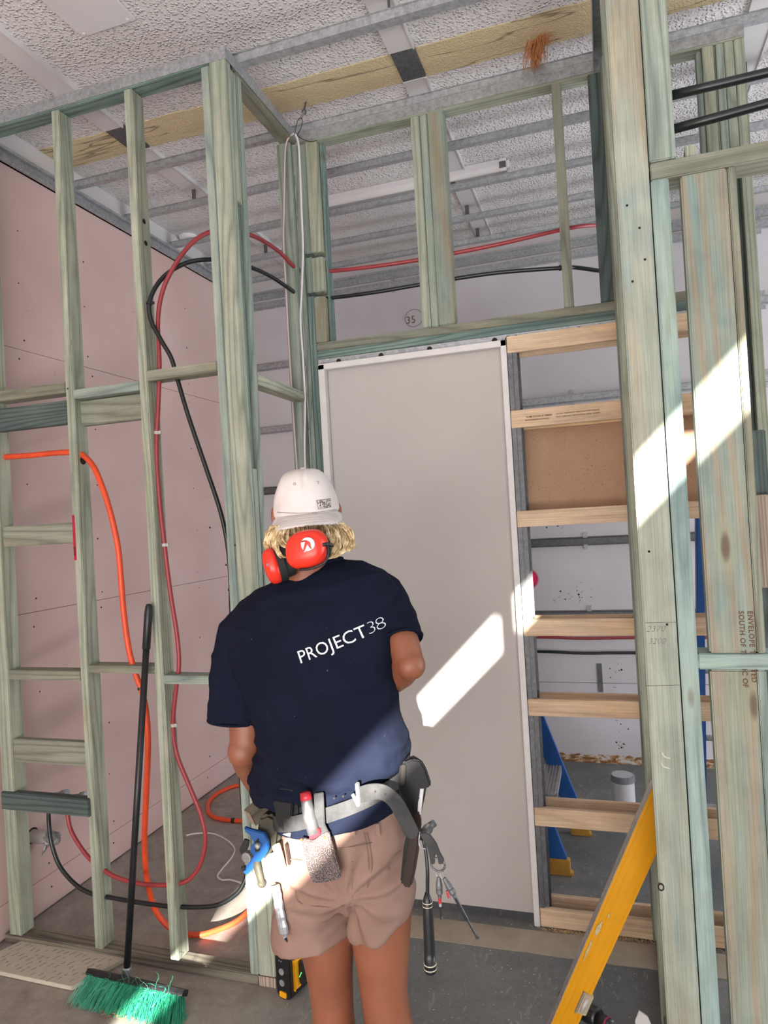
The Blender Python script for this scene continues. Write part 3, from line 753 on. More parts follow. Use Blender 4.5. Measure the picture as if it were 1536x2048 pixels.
RED2 = pp([(362, 1766, 2.322), (335, 1770, 2.32), (285, 1768, 2.32), (240, 1757, 2.32), (213, 1744, 2.32), (180, 1718, 2.325), (155, 1685, 2.33), (140, 1655, 2.335), (134, 1620, 2.34)])
b = MB(); b.tube(curve_pts(RED + RED2[1:], 6), .0088, 10)
rp_ = tag(b.build('water_pipe', 'pipe_red', smooth=True), 'dull red plastic water pipe looping down through the timber studs', 'pipe')
BLK = pp([(1215, 543, 3.1), (1195, 541, 3.08), (1150, 535, 3.03), (1120, 536, 3.0), (1000, 545, 2.98), (900, 559, 2.97), (830, 571, 2.96), (740, 586, 2.95), (650, 597, 2.955), (604, 597, 2.93), (585, 582, 2.87), (545, 555, 2.76), (510, 538, 2.66), (470, 525, 2.55), (420, 519, 2.45), (370, 527, 2.39), (325, 556, 2.34), (300, 600, 2.30), (302, 640, 2.30), (322, 680, 2.31), (342, 715, 2.32), (354, 755, 2.325), (376, 830, 2.33), (410, 930, 2.34), (440, 1020, 2.35), (455, 1090, 2.355), (461, 1160, 2.36), (463, 1230, 2.36), (472, 1400, 2.37), (482, 1560, 2.38), (488, 1640, 2.38), (493, 1735, 2.37), (488, 1765, 2.36), (470, 1790, 2.345), (430, 1811, 2.33), (365, 1814, 2.322)])
BLK2 = pp([(365, 1814, 2.322), (300, 1808, 2.32), (215, 1794, 2.32), (180, 1786, 2.32), (150, 1768, 2.32), (120, 1733, 2.325), (104, 1690, 2.33), (98, 1650, 2.335), (97, 1612, 2.34)])
b = MB(); b.tube(curve_pts(BLK + BLK2[1:], 6), .0088, 10)
bp_ = tag(b.build('water_pipe', 'pipe_black', smooth=True), 'black plastic water pipe bending round beside the red pipe', 'pipe')
def ring_on(pts_, px_, py_, Y, r, mat, parent, name, w_=.012, tail=True):
    c = P(px_, py_, Y); best = min(range(len(pts_)), key=lambda i: (pts_[i] - c).length)
    d = (pts_[min(best + 1, len(pts_) - 1)] - pts_[max(best - 1, 0)]).normalized()
    b_ = MB(); b_.tube([pts_[best] - d * w_ / 2, pts_[best] + d * w_ / 2], r, 14)
    if tail: b_.box(pts_[best].x + r * .3, pts_[best].x + r * 1.9, pts_[best].y - .004, pts_[best].y + .004, pts_[best].z - w_ / 2, pts_[best].z + w_ / 2)
    return b_.build(name, mat, parent)
rc = curve_pts(RED + RED2[1:], 6); bc = curve_pts(BLK + BLK2[1:], 6)
for q in ((313, 862, 2.317), (328, 1088, 2.315), (347, 1447, 2.325)): ring_on(rc, *q, .0105, 'greyplastic', rp_, 'saddle_clip')
for q in ((300, 605, 2.30), (1120, 536, 3.0), (461, 1176, 2.36)): ring_on(bc, *q, .0115, 'black', bp_, 'cable_tie', .009)
OR1 = pp([(-20, 917, 2.33), (10, 914, 2.33), (60, 911, 2.325), (110, 906, 2.32), (150, 905, 2.318), (168, 912, 2.315), (188, 935, 2.30), (205, 975, 2.29), (222, 1030, 2.29), (236, 1095, 2.30), (242, 1160, 2.31), (248, 1230, 2.315), (258, 1300, 2.32), (272, 1350, 2.32), (286, 1390, 2.32), (294, 1440, 2.325), (296, 1500, 2.33), (292, 1600, 2.35), (289, 1680, 2.38), (293, 1750, 2.42), (306, 1808, 2.46), (326, 1842, 2.48), (352, 1862, 2.48)])
OR1 += [PZ(395, 1870, .02), PZ(440, 1858, .012), PZ(480, 1838, .012), PZ(515, 1800, .012), PZ(560, 1740, .012)]
b = MB(); b.tube(curve_pts(OR1, 6), .0118, 12)
ho = tag(b.build('orange_hose', 'hose', smooth=True), 'bright orange hose hanging through the stud and curling along the floor', 'hose')
ring_on(curve_pts(OR1, 6), 275, 1378, 2.32, .0138, 'black', ho, 'hose_tie', .010)
OR2 = [PZ(530, 1588, .012), PZ(500, 1572, .012), PZ(470, 1572, .012), PZ(438, 1585, .012), PZ(419, 1602, .012), PZ(416, 1622, .012), PZ(428, 1634, .012), PZ(455, 1640, .012), PZ(500, 1642, .012), PZ(540, 1640, .012)]
b = MB(); b.tube(curve_pts(OR2, 7), .0125, 12)
h2 = tag(b.build('orange_hose', 'hose', smooth=True), 'short loop of orange hose lying on the concrete beside the pink wall', 'hose')
ring_on(curve_pts(OR2, 7), 424, 1630, 3.3, .015, 'black', h2, 'hose_tie', .02)
W1 = [PZ(372, 1671, .004), PZ(392, 1667, .004), PZ(425, 1667, .004), PZ(452, 1679, .004), PZ(469, 1697, .004), PZ(463, 1715, .004), PZ(444, 1738, .004), PZ(435, 1752, .004), PZ(444, 1760, .004), PZ(462, 1760, .004), PZ(492, 1770, .02), PZ(520, 1790, .004)]
b = MB(); b.tube(curve_pts(W1, 7), .0042, 8)
tag(b.build('floor_cable', 'cable', smooth=True), 'thin white cable snaking over the concrete behind the stud frame', 'cable')
# hanging electrical cables on a hook at the corner
b = MB(); b.tube(curve_pts(pp([(588, 268, 2.86), (580, 272, 2.85), (573, 285, 2.85), (570, 310, 2.85), (569, 360, 2.85), (568, 420, 2.85), (567, 480, 2.85), (571, 560, 2.85), (575, 640, 2.85), (581, 740, 2.86), (588, 850, 2.86), (594, 940, 2.86), (600, 1060, 2.86)]), 6), .0038, 8)
tag(b.build('hanging_cable', 'cable_pink', smooth=True), 'thin pinkish white cable hanging straight down, left of the thicker white one', 'cable')
b = MB(); b.tube(curve_pts(pp([(586, 267, 2.855), (592, 272, 2.85), (597, 290, 2.85), (600, 340, 2.85), (603, 420, 2.85), (606, 500, 2.85), (603, 590, 2.85), (601, 640, 2.85), (606, 720, 2.85), (610, 800, 2.85), (609, 880, 2.85), (610, 940, 2.85), (612, 1060, 2.85)]), 6), .0055, 8, flat=.6)
tag(b.build('hanging_cable', 'cable', smooth=True), 'thick flat white cable hanging from the top corner behind the cap', 'cable')
e = empty('wire_hook', P(600, 240, 2.80), 'black wire loop and small clip hanging from the ceiling corner', 'hook')
b = MB(); b.tube(curve_pts(pp([(588, 272, 2.85), (592, 255, 2.84), (595, 242, 2.82), (601, 236, 2.81), (605, 242, 2.81), (602, 256, 2.82), (596, 272, 2.83), (618, 283, 2.84), (634, 281, 2.85)]), 6), .0016, 6); b.build('wire', 'black', e)
c0, c1 = P(602, 236, 2.81), P(608, 224, 2.84)
b = MB(); b.tube([c0, c1], .006, 10); b.build('clip', 'metal', e)
b = MB(); b.tube([c1, c1 + Vector((.006, .012, .05))], .004, 10); b.tube([c1 + Vector((0, 0, .0)), c1 + Vector((.0, .004, .006))], .011, 12); b.build('anchor', 'dmetal', e)
# two thick black pipes entering the near frame
for (a, bb, lab, off) in (((1334, 193), (1545, 143), 'upper of two thick black pipes running off right from the near post', 0), ((1334, 262), (1545, 204), 'lower of two thick black pipes running off right from the near post', 0)):
    p0 = P(a[0], a[1], 2.03); p1 = P(bb[0], bb[1], 2.03); d = (p1 - p0)
    e = empty('black_pipe', p0, lab, 'pipe', 'thick black pipes at the top right')
    b = MB(); b.tube([p0, p0 + d * .5, p0 + d, p0 + d * 2.2], .0125, 18); b.build('pipe', 'pipe_black', e, smooth=True)
    b = MB(); b.tube([p0 - d.normalized() * .004, p0 + d.normalized() * .012], .0142, 18); b.build('collar', 'pipe_black', e, smooth=True)
# pipes on the lower back wall
for (z, m_, lab) in ((.838, 'pipe_red', 'red pipe clipped along the lower back wall, seen between the door rails'), (.740, 'pipe_black', 'black pipe clipped along the lower back wall, under the red one')):
    b = MB(); b.tube(curve_pts([(-2.3, 4.765, z + .01), (-1.2, 4.765, z), (-.5, 4.765, z + .004), (-.2, 4.765, z - .006), (.13, 4.765, z - .002), (1.2, 4.765, z), (3.5, 4.765, z)], 6), .010, 10)
    tag(b.build('wall_pipe', m_, smooth=True), lab, 'pipe')
# waste pipe stub and two tap stubs on the pink wall
c = PX(65, 1672, PINKX)
e = empty('waste_pipe', c, 'stub of grey plastic waste pipe with torn tape poking out of the pink wall', 'pipe')
b = MB(); b.lathe([(.029, -.03), (.029, .115), (.026, .115), (.026, -.03)], (PINKX, c.y, c.z), (1, 0, 0), 28); b.build('pipe', 'greyplastic', e, smooth=False)
b = MB(); b.tube([(PINKX + .0004, c.y, c.z + .002), (PINKX + .0010, c.y, c.z + .002)], .035, 28); b.build('wall_cutout', 'dark', e)
M['tape'] = simple('torn_duct_tape', srgb(132, 130, 128), .4, .2, .25, 60)
b = MB(); rr = random.Random(4); rg = []
for i, (h_, r_) in enumerate([(.085, .031), (.10, .034), (.118, .033), (.135, .026), (.142, .012)]):
    rg.append([Vector((PINKX + h_ + rr.uniform(-.006, .006), c.y + math.cos(2 * PI * k / 16) * r_ * rr.uniform(.82, 1.12), c.z + math.sin(2 * PI * k / 16) * r_ * rr.uniform(.82, 1.12))) for k in range(16)])
b.rings(rg)
for k in range(5):
    p0 = Vector((PINKX + .09, c.y - .02 + k * .01, c.z - .025)); b.tube([p0, p0 + Vector((-.006 * k, -.01, -.018)), p0 + Vector((-.012, -.012, -.04 + .004 * k))], [.006, .005, .002], 5)
b.build('torn_tape', 'tape', e)
for x_, y_, lab in ((130, 1585, 'chrome tap outlet stub on the pink wall, left of two'), (168, 1589, 'chrome tap outlet stub on the pink wall, right of two')):
    c = P(x_, y_, Y1 + .13)
    e = empty('pipe_outlet', c, lab, 'pipe outlet', 'chrome pipe outlets')
    b = MB(); b.lathe([(.008, -.12), (.008, -.03), (.013, -.028), (.013, .0), (.0105, .001), (.0105, .01), (.013, .011), (.013, .02), (.008, .021)], c, (.75, -.35, .25), 18); b.build('outlet', 'metal', e, smooth=False)
    b = MB(); b.tube([c + Vector((.002, -.001, -.0)), c + Vector((.002, .0, -.06))], .009, 10); b.build('elbow', 'metal', e)

# ------------------------------------------------------------------ things on the floor, left
c = PZ(120, 1925, .01)
e = empty('cement_board', (c.x, c.y, 0), 'pale grey cement board offcut covered in pencil notes, flat on the floor', 'board')
q = [PZ(50, 1878, .018), PZ(248, 1916, .018), PZ(143, 1973, .018), PZ(-60, 1930, .018)]
q[1] = q[1] + Vector((.005, 0, 0))
M['cement'] = simple('cement_board', srgb(192, 184, 166), .85, 0, .06, 20, .1)
b = MB(); b.prism([(p.x, p.y) for p in q], .002, .018, 'z'); bd = b.build('board', 'cement', e, bevel=.001)
rr = random.Random(21); b = MB()
U = (q[1] - q[0]); V = (q[3] - q[0])
for col_ in range(16):
    u0 = .05 + col_ * .058 + rr.uniform(-.006, .006); v0 = rr.uniform(.05, .2)
    while v0 < .88:
        L = rr.uniform(.04, .16); pts_ = []
        for k in range(7):
            t_ = k / 6
            pts_.append(q[0] + U * (u0 + rr.uniform(-.006, .006)) + V * (v0 + L * t_) + Vector((0, 0, .0004)))
        b.tube(pts_, .0008, 4); v0 += L + rr.uniform(.04, .20)
b.build('pencil_writing', 'pencil', bd)['kind'] = 'stuff'

# broom
hp0 = P(252, 1966, 2.17); hp1 = P(298, 1208, 2.262)
e = empty('broom', (hp0.x, hp0.y, 0), 'yard broom with green bristles and long black handle leaning on the second stud', 'broom')
d = (hp1 - hp0).normalized()
b = MB(); b.tube([hp0 + d * .03, hp1 - d * .17], .0125, 16); b.build('handle', 'black', e, smooth=True)
b = MB(); b.lathe([(.0125, 0), (.0155, .004), (.0155, .14), (.013, .165), (.009, .175)], hp1 - d * .175, d, 18); b.build('grip', 'black', e, smooth=True)
b = MB(); b.lathe([(.002, 0), (.010, .002), (.0155, .02), (.0165, .05), (.0165, .058), (.0125, .06)], hp0, d, 20); b.build('ferrule', M['metal'], e, smooth=True)
hl = PZ(183, 1945, .075); hr = PZ(366, 1992, .065)
ax = (hr - hl); ax.z = 0; Lh = ax.length; ax.normalize(); nrm = Vector((-ax.y, ax.x, 0))
if nrm.y > 0: nrm = -nrm             # toward the camera
b = MB(); poly = []
base = hl + Vector((0, 0, 0))
dn = (nrm * .55 + Vector((0, 0, -.85))).normalized(); dt = nrm.cross(ax).normalized()
sec = [(-.0, -.020), (.012, -.026), (.020, -.022), (.020, .022), (.012, .026), (-.0, .020)]
side = dn.cross(ax).normalized()
def hd(t_, a, c_): return hl + ax * t_ + dn * a + side * c_
rg = []
for t_ in (-.012, -.004, .01, Lh - .02, Lh - .004, Lh + .010):
    k_ = .7 if t_ in (-.012, Lh + .010) else 1
    rg.append([hd(t_, a - .012, c_ * k_) for a, c_ in sec])
b.rings(rg); b.build('head', 'black', e)
M['bristle'] = simple('green_bristle', srgb(44, 140, 108), .45, 0, .28, 25)
b = MB(); rr = random.Random(8)
for i in range(46):
    for j in range(4):
        t0 = .006 + (Lh - .012) * i / 45
        for k in range(9):
            a = t0 + rr.gauss(0, .003); c_ = -.016 + j * .011 + rr.gauss(0, .003)
            L = rr.uniform(.082, .105); sx = (i / 45 - .5) * .05 + rr.gauss(0, .010); sy = (j - 1.5) * .012 + rr.gauss(0, .008)
            p0 = hd(a, .004, c_); p2 = hd(a + sx, .004 + L, c_ + sy)
            if p2.z < .003: p2.z = .003
            mid = (p0 + p2) / 2 + Vector((rr.gauss(0, .003), rr.gauss(0, .003), rr.gauss(0, .003) + .004))
            b.tube([p0, mid, p2], [.0011, .001, .0008], 3, cap=False)
for k in range(60):
    a = rr.uniform(.1, .9) * Lh; p0 = hd(a, .012, .026)
    pts_ = [p0]
    dd = Vector((rr.gauss(0, .5), rr.gauss(-.3, .4), rr.gauss(.3, .4))).normalized()
    for q_ in range(5):
        dd = (dd + Vector((rr.gauss(0, .45), rr.gauss(0, .45), rr.gauss(-.12, .35)))).normalized(); pts_.append(pts_[-1] + dd * .014)
    b.tube(pts_, .0006, 3, cap=False)
br = b.build('bristles', 'bristle', e)
b = MB()
for k in range(46):
    a = rr.uniform(.30, .62) * Lh; p0 = hd(a, .105, rr.gauss(.01, .014)); p0.z = max(p0.z, .004)
    dd = Vector((rr.gauss(0, 1), rr.gauss(0, .6), rr.gauss(0.2, .4))).normalized() * rr.uniform(.008, .03)
    p1 = p0 + dd; p1.z = max(p1.z, .003)
    b.tube([p0, p1], [.0012, .0007], 4)
b.build('caught_shavings', 'straw', e)

# laser level
c = PZ(588, 1982, 0)
e = empty('laser_level', (-1.19, 2.28, 0), 'black and yellow cordless laser level standing on the floor by the corner post', 'laser level')
M['yellow'] = simple('yellow_plastic', srgb(232, 164, 18), .45, 0, .06)
lx = -1.228; ly = 2.262
rot = Matrix.Rotation(math.radians(-16), 3, 'Z')
def LV(x, y, z): return Vector((lx + .035, ly, 0)) + rot @ Vector((x, y, z))
def lvbox(b_, x0, x1, y0, y1, z0, z1, ch=.012):
    poly = [(x0 + ch, z0), (x1 - ch, z0), (x1, z0 + ch), (x1, z1 - ch), (x1 - ch, z1), (x0 + ch, z1), (x0, z1 - ch), (x0, z0 + ch)]
    n_ = len(poly); vs = [LV(p[0], y0, p[1]) for p in poly] + [LV(p[0], y1, p[1]) for p in poly]
    b_.add(vs, [tuple(range(n_))[::-1], tuple(range(n_, 2 * n_))] + [(i, (i + 1) % n_, n_ + (i + 1) % n_, n_ + i) for i in range(n_)])
b = MB(); lvbox(b, -.035, .035, -.02, .075, .0, .150); b.build('body', 'black', e, bevel=.003)
b = MB(); lvbox(b, .033, .041, -.004, .062, .03, .135, .008); b.build('side_panel', 'yellow', e, bevel=.002)
text('DEWALT', .017, LV(.0416, .02, .125), rot @ Vector((0, 0, -1)), rot @ Vector((0, 1, 0)), 'black', e, 'lettering', offset=.0004)
b = MB(); lvbox(b, -.018, .014, -.024, -.018, .004, .024, .003); b.build('foot_badge', 'yellow', e)
for z in (.055, .095):
    b = MB(); b.tube([LV(-.004, -.0205, z), LV(-.004, -.024, z)], .0115, 22); b.build('magnet', 'metal', e)
b = MB()
for x in (-.014, -.004): b.tube([LV(x, -.0205, .132), LV(x, -.0225, .132)], .0025, 8)
b.build('contacts', 'metal', e)
b = MB(); lvbox(b, .041, .060, .02, .06, .04, .125, .01); b.build('laser_window', 'black', e, bevel=.003)
t = NT('green_laser_line'); t.b.inputs['Emission Color'].default_value = (.15, 1, .25, 1); t.b.inputs['Emission Strength'].default_value = 2.5
M['glow'] = t.out(srgb(60, 220, 90), .5)
b = MB(); p0 = LV(.062, .0, .085); b.tube([p0, p0 + Vector((.010, -.004, .020))], .0014, 6); b.build('laser_line', 'glow', e)

# ------------------------------------------------------------------ right: spirit level, ladder, canister
t0 = P(1306, 1566, 2.14); t1 = P(1100, 2048, 2.14); dl = (t1 - t0).normalized()
L_ = (t0.z) / -dl.z; foot = t0 + dl * L_
e = empty('spirit_level', foot, 'long yellow spirit level leaning against the tall right post', 'spirit level')
M['lvl'] = simple('yellow_enamel', srgb(206, 142, 6), .42, 0, .07, 9)
wn_ = Vector((-dl.z, 0, dl.x)).normalized()
if wn_.x < 0: wn_ = -wn_
Wd = .088
nn = dl.cross(wn_).normalized()
if nn.y > 0: nn = -nn
R_ = Matrix.Rotation(math.radians(-12), 3, dl); 
def SL(s_, w__, t_): return t0 + dl * s_ + R_ @ (wn_ * w__ + nn * t_)
b = MB()
sec = [(0, 0), (0, .006), (.010, .006), (.012, .0035), (.030, .0035), (.031, .005), (.054, .005), (.055, .0035), (Wd - .012, .0035), (Wd - .010, .006), (Wd, .006), (Wd, -.020), (0, -.020)]
cut0, cut1 = .80, .86
s_end = L_
b.rings([[SL(s_, p[0], p[1]) for p in sec] for s_ in (0, s_end)])
for v in range(len(b.v)):
    if b.v[v][2] < .002: b.v[v] = (b.v[v][0], b.v[v][1], .002)
b.build('beam', 'lvl', e, bevel=.0008)
b = MB(); b.rings([[SL(s_, w__, t_) for w__, t_ in ((-.0012, .0065), (-.0012, -.021), (.0004, -.021), (.0004, .0065))] for s_ in (0.0, s_end)])
M['lvgrey'] = metal('worn_aluminium_edge', srgb(150, 144, 140), .5, .4)
b.build('milled_edge', 'lvgrey', e)
M['scuff'] = simple('bare_aluminium_scuff', srgb(176, 160, 120), .5, 0, .2, 60)
rr = random.Random(9)
for sc_, wc_, ls_, lw_ in ((.475, .018, .030, .007), (.55, .014, .040, .004), (.425, .030, .010, .003)):
    b = MB(); out = []
    for i in range(26):
        a_ = 2 * PI * i / 26; k_ = rr.uniform(.6, 1.15)
        out.append((sc_ + math.cos(a_) * ls_ * k_, wc_ + math.sin(a_) * lw_ * k_))
    b.rings([[SL(s_, w__, .0055) for s_, w__ in out], [SL(s_, w__, .0066) for s_, w__ in out]])
    b.build('scuff', 'scuff', e)
t = NT('vial_acrylic'); t.b.inputs['Transmission Weight'].default_value = .6; t.b.inputs['IOR'].default_value = 1.45
M['acrylic'] = t.out(srgb(226, 214, 188), .12)
sv = .715
b = MB(); b.rings([[SL(s_, w__, t_) for w__, t_ in ((.052, .009), (.084, .009), (.084, -.012), (.052, -.012))] for s_ in (sv - .035, sv + .035)]); vh = b.build('vial_block', 'acrylic', e, bevel=.003)
b = MB(); b.tube([SL(sv - .022, .066, .010), SL(sv + .022, .066, .010)], .006, 14); b.build('vial', 'greyplastic', e, smooth=True)
b = MB(); b.rings([[SL(s_, w__, t_) for w__, t_ in ((.050, .0095), (.053, .0095), (.053, .0), (.050, .0))] for s_ in (sv - .036, sv + .036)]); b.build('vial_frame', 'lvgrey', e)

# drill lying on the floor, mostly below the frame
c = P(1200, 2030, 1.98)
e = empty('cordless_drill', (c.x, c.y, 0), 'black cordless drill at the bottom edge beside the yellow level', 'drill')
a0 = P(1172, 2022, 2.24); a1 = P(1240, 2064, 2.16); d = (a1 - a0).normalized()
b = MB(); b.lathe([(.024, -.05), (.028, -.045), (.030, -.005), (.027, 0), (.027, .002), (.029, .004), (.029, .045), (.025, .05)], a0, d, 26); b.build('chuck_collar', 'black', e, smooth=False)
b = MB(); b.lathe([(.021, .05), (.021, .085), (.017, .10)], a0, d, 24); b.build('chuck', 'black', e, smooth=True)
M['magenta'] = simple('magenta_band', srgb(150, 40, 80), .4)
b = MB(); b.lathe([(.0215, .083), (.0215, .088)], a0, d, 24); b.build('band', 'magenta', e)
b = MB(); b.lathe([(.014, .10), (.010, .13), (.004, .14)], a0, d, 14); b.build('bit_holder', 'dmetal', e)
hz = a0.z
b = MB(); b.ell(a0 - d * .065, (.030, .034, .033)); b.tube([a0 - d * .09, a0 - d * .03], .031, 20)
b.build('motor_housing', 'black', e, smooth=True)
g0 = a0 - d * .06; gz = max(g0.z - .012, .026)
b = MB(); b.tube([g0, Vector((g0.x - .01, g0.y - .09, gz)), Vector((g0.x - .012, g0.y - .15, .030))], [.026, .021, .024], 16); b.build('grip', 'black', e, smooth=True)
b = MB(); b.box(g0.x - .055, g0.x + .05, g0.y - .215, g0.y - .15, .0, .070); b.build('battery', 'black', e, bevel=.008)
# drill stands on its battery; a grey plastic scrap stands by the post
c = PZ(1278, 2080, 0.0)
e0, e1 = P(1278, 2022, 2.02), P(1300, 2070, 2.02)
b = MB(); b.prism([(e0.x, e0.z), (e0.x + .022, e0.z - .012), (e0.x + .085, .12), (e0.x + .10, 0), (e0.x - .01, 0), (e0.x - .012, e0.z - .03)], 2.02, 2.026, 'y')
tag(b.build('plastic_offcut', 'greyplastic', bevel=.001), 'pointed grey plastic offcut standing beside the near post', 'offcut')

# sawdust under the pocket frame
b = MB(); rr = random.Random(31)
for k in range(900):
    x = rr.choice((rr.gauss(-.25, .05), rr.gauss(-.02, .07), rr.uniform(-.34, .5))); y = rr.gauss(2.862, .014); z = .0006
    L = rr.uniform(.002, .008); a = rr.uniform(0, PI)
    b.tube([(x, y, z), (x + L * math.cos(a), y + L * math.sin(a), z + rr.uniform(0, .005))], .0009, 3)
M['dust'] = simple('sawdust', srgb(196, 166, 118), .9)
tag(b.build('sawdust', 'dust'), 'scatter of pale sawdust on the floor under the pocket rails', 'sawdust', kind='stuff')
b = MB(); rr = random.Random(33)
for k in range(420):
    x = rr.uniform(-1.9, .6); y = rr.uniform(1.9, 2.7) if rr.random() < .6 else rr.uniform(3.0, 4.4)
    if rr.random() < .5: x = rr.uniform(-1.1, .1)
    L = rr.uniform(.002, .007); a = rr.uniform(0, PI)
    b.tube([(x, y, .0008), (x + L * math.cos(a), y + L * math.sin(a), .0012)], .0009, 3)
tag(b.build('debris', 'dust'), 'tiny pale wood chips scattered over the concrete floor', 'debris', kind='stuff')

# step ladder behind the pocket frame
M['blue'] = simple('blue_fibreglass', srgb(20, 82, 152), .45, 0, .12, 30)
M['footyel'] = simple('yellow_ladder_foot', srgb(196, 146, 60), .7, 0, .1, 60)
M['alu'] = metal('ladder_aluminium', srgb(176, 172, 166), .45, .5)
e = empty('step_ladder', (-.27, 3.5, 0), 'blue fibreglass step ladder with yellow feet behind the door pocket rails', 'ladder')
TOPX = -.84; HT = 1.78
def rail(x0, y0, x1, y1, w_, th=.030):
    b_ = MB()
    sec_ = [(-w_ / 2, -th / 2), (w_ / 2, -th / 2), (w_ / 2, -th / 2 + .006), (-w_ / 2 + .006, -th / 2 + .006), (-w_ / 2 + .006, th / 2), (-w_ / 2, th / 2)]
    sec_ = [(-w_ / 2, -th / 2), (w_ / 2, -th / 2), (w_ / 2, th / 2), (-w_ / 2, th / 2)]
    b_.rings([[(x0 + a, y0 + c_, .06) for a, c_ in sec_], [(x1 + a, y1 + c_, HT) for a, c_ in sec_]])
    return b_
for y0, y1, x0 in ((3.31, 3.36, -.300), (3.73, 3.64, -.226)):
    r_ = rail(x0, y0, TOPX + (x0 + .268), y1, .085).build('rail', 'blue', e, bevel=.003)
    b = MB(); b.rings([[(x0 + a * 1.12 + .010, y0 + c_, z_) for a, c_ in ((-.046, -.02), (.046, -.02), (.046, .02), (-.046, .02))] for z_ in (.0, .016)] ); b.rings([[(x0 + a + .004, y0 + c_, z_) for a, c_ in ((-.046, -.018), (.046, -.018), (.046, .018), (-.046, .018))] for z_ in (.012, .075)]); b.build('foot', 'footyel', e, bevel=.003)
for z in (.36, .66, .96, 1.26, 1.56):
    xx = -.224 + (TOPX + .268) * z / HT
    b = MB(); b.box(xx - .045, xx + .045, 3.335, 3.705, z - .004, z + .004)
    for k in range(6): b.box(xx - .042 + k * .015, xx - .036 + k * .015, 3.335, 3.705, z + .004, z + .007)
    b.box(xx - .045, xx - .041, 3.335, 3.705, z - .03, z); b.box(xx + .041, xx + .045, 3.335, 3.705, z - .03, z)
    b.add([(xx + .045, 3.34, z - .03), (xx + .045, 3.40, z - .004), (xx + .045, 3.34, z - .12), (xx + .041, 3.34, z - .03), (xx + .041, 3.40, z - .004), (xx + .041, 3.34, z - .12)], [(0, 1, 2), (3, 5, 4), (0, 3, 4, 1), (1, 4, 5, 2), (2, 5, 3, 0)])
    b.build('tread', 'alu', e)
b = MB(); b.box(TOPX - .07, TOPX + .09, 3.33, 3.67, HT - .01, HT + .03); b.build('top_cap', 'blue', e, bevel=.005)
for y0 in (3.30, 3.71):
    b = MB(); b.rings([[(TOPX - .72 + a, y0 + c_, .0) for a, c_ in ((-.025, -.012), (.025, -.012), (.025, .012), (-.025, .012))], [(TOPX - .04 + a, 3.5 + (y0 - 3.5) * .75 + c_, HT - .02) for a, c_ in ((-.025, -.012), (.025, -.012), (.025, .012), (-.025, .012))]]); b.build('rear_leg', 'blue', e)
c = P(1102, 1497, 3.30); b = MB(); b.box(c.x - .014, c.x + .014, 3.31, 3.316, c.z - .025, c.z + .025)
# second ladder, a sliver seen between the near studs
p0 = P(1407, 1665, 3.4); p1 = P(1411, 1300, 3.4)
e = empty('leaning_ladder', (p0.x, 3.4, 0), 'blue ladder rail glimpsed between the near right studs', 'ladder')
sl_ = (p1.x - p0.x) / (p1.z - p0.z)
for k, dx in enumerate((0, .40)):
    b = MB(); x0 = p0.x - sl_ * p0.z + dx; x1 = x0 + sl_ * 1.75
    b.rings([[(x0 + a, 3.4 + c_, 0) for a, c_ in ((-.016, -.035), (.016, -.035), (.016, .035), (-.016, .035))], [(x1 + a, 3.7 + c_, 1.75) for a, c_ in ((-.016, -.035), (.016, -.035), (.016, .035), (-.016, .035))]]); b.build('rail', 'blue', e, bevel=.003)
for k in range(5):
    z = .3 + .3 * k; b = MB(); b.tube([(p0.x + .02 + sl_ * (z - p0.z), 3.4 + .3 * z / 1.75, z), (p0.x + .38 + sl_ * (z - p0.z), 3.4 + .3 * z / 1.75, z)], .014, 10); b.build('rung', 'alu', e)
# canister
c = P(1245, 1545, 4.0)
e = empty('canister', (c.x, 4.0, 0), 'round grey canister with a dark rim standing on the floor behind the rails', 'canister')
r_ = (P(1268, 1545, 4.0).x - P(1222, 1545, 4.0).x) / 2; zt = P(1245, 1548, 4.0).z
M['cann'] = simple('canister_grey', srgb(182, 182, 184), .4, 0, .04)
b = MB(); b.lathe([(r_ * .94, 0), (r_ * .98, .004), (r_ * .98, zt - .03)], (c.x, 4.0, 0), n=40); b.build('body', 'cann', e, smooth=False)
M['rimg'] = simple('canister_rim', srgb(112, 112, 116), .4)
b = MB(); b.lathe([(r_ * 1.04, zt - .036), (r_ * 1.05, zt - .034), (r_ * 1.05, zt - .002), (r_ * .98, zt), (r_ * .96, zt - .004)], (c.x, 4.0, 0), n=40); b.build('rim', 'rimg', e)
b = MB(); b.lathe([(.001, zt - .006), (r_ * .96, zt - .006), (r_ * .96, zt - .002), (.001, zt - .001)], (c.x, 4.0, 0), n=40); b.build('lid', 'cann', e)
# ------------------------------------------------------------------ the carpenter
YP = 1.62
def ringLR(L, R, db, df=None, Y=YP, n=32, pw=2.3, sag=0.0):
    """horizontal body section between two silhouette points; db = depth toward the camera, df = away"""
    A = P(L[0], L[1], Y); B = P(R[0], R[1], Y); df = db if df is None else df
    c = (A + B) / 2; h = (B - A) / 2; out = []
    for k in range(n):
        t = 2 * PI * k / n; ct, st = math.cos(t), math.sin(t)
        e = 2.0 / pw
        x = math.copysign(abs(ct) ** e, ct); y = math.copysign(abs(st) ** e, st)
        d = df if y > 0 else db
        out.append(c + h * x + Vector((0, y * d, -sag * (1 if y < 0 else 0) * abs(y))))
    return out
PE = empty('person', (P(700, 1990, YP).x, YP, 0), 'person seen from behind in navy t-shirt and brown shorts, head bent, wearing a cap', 'person')
M['skin'] = NT('skin').out(srgb(190, 128, 100), .5)
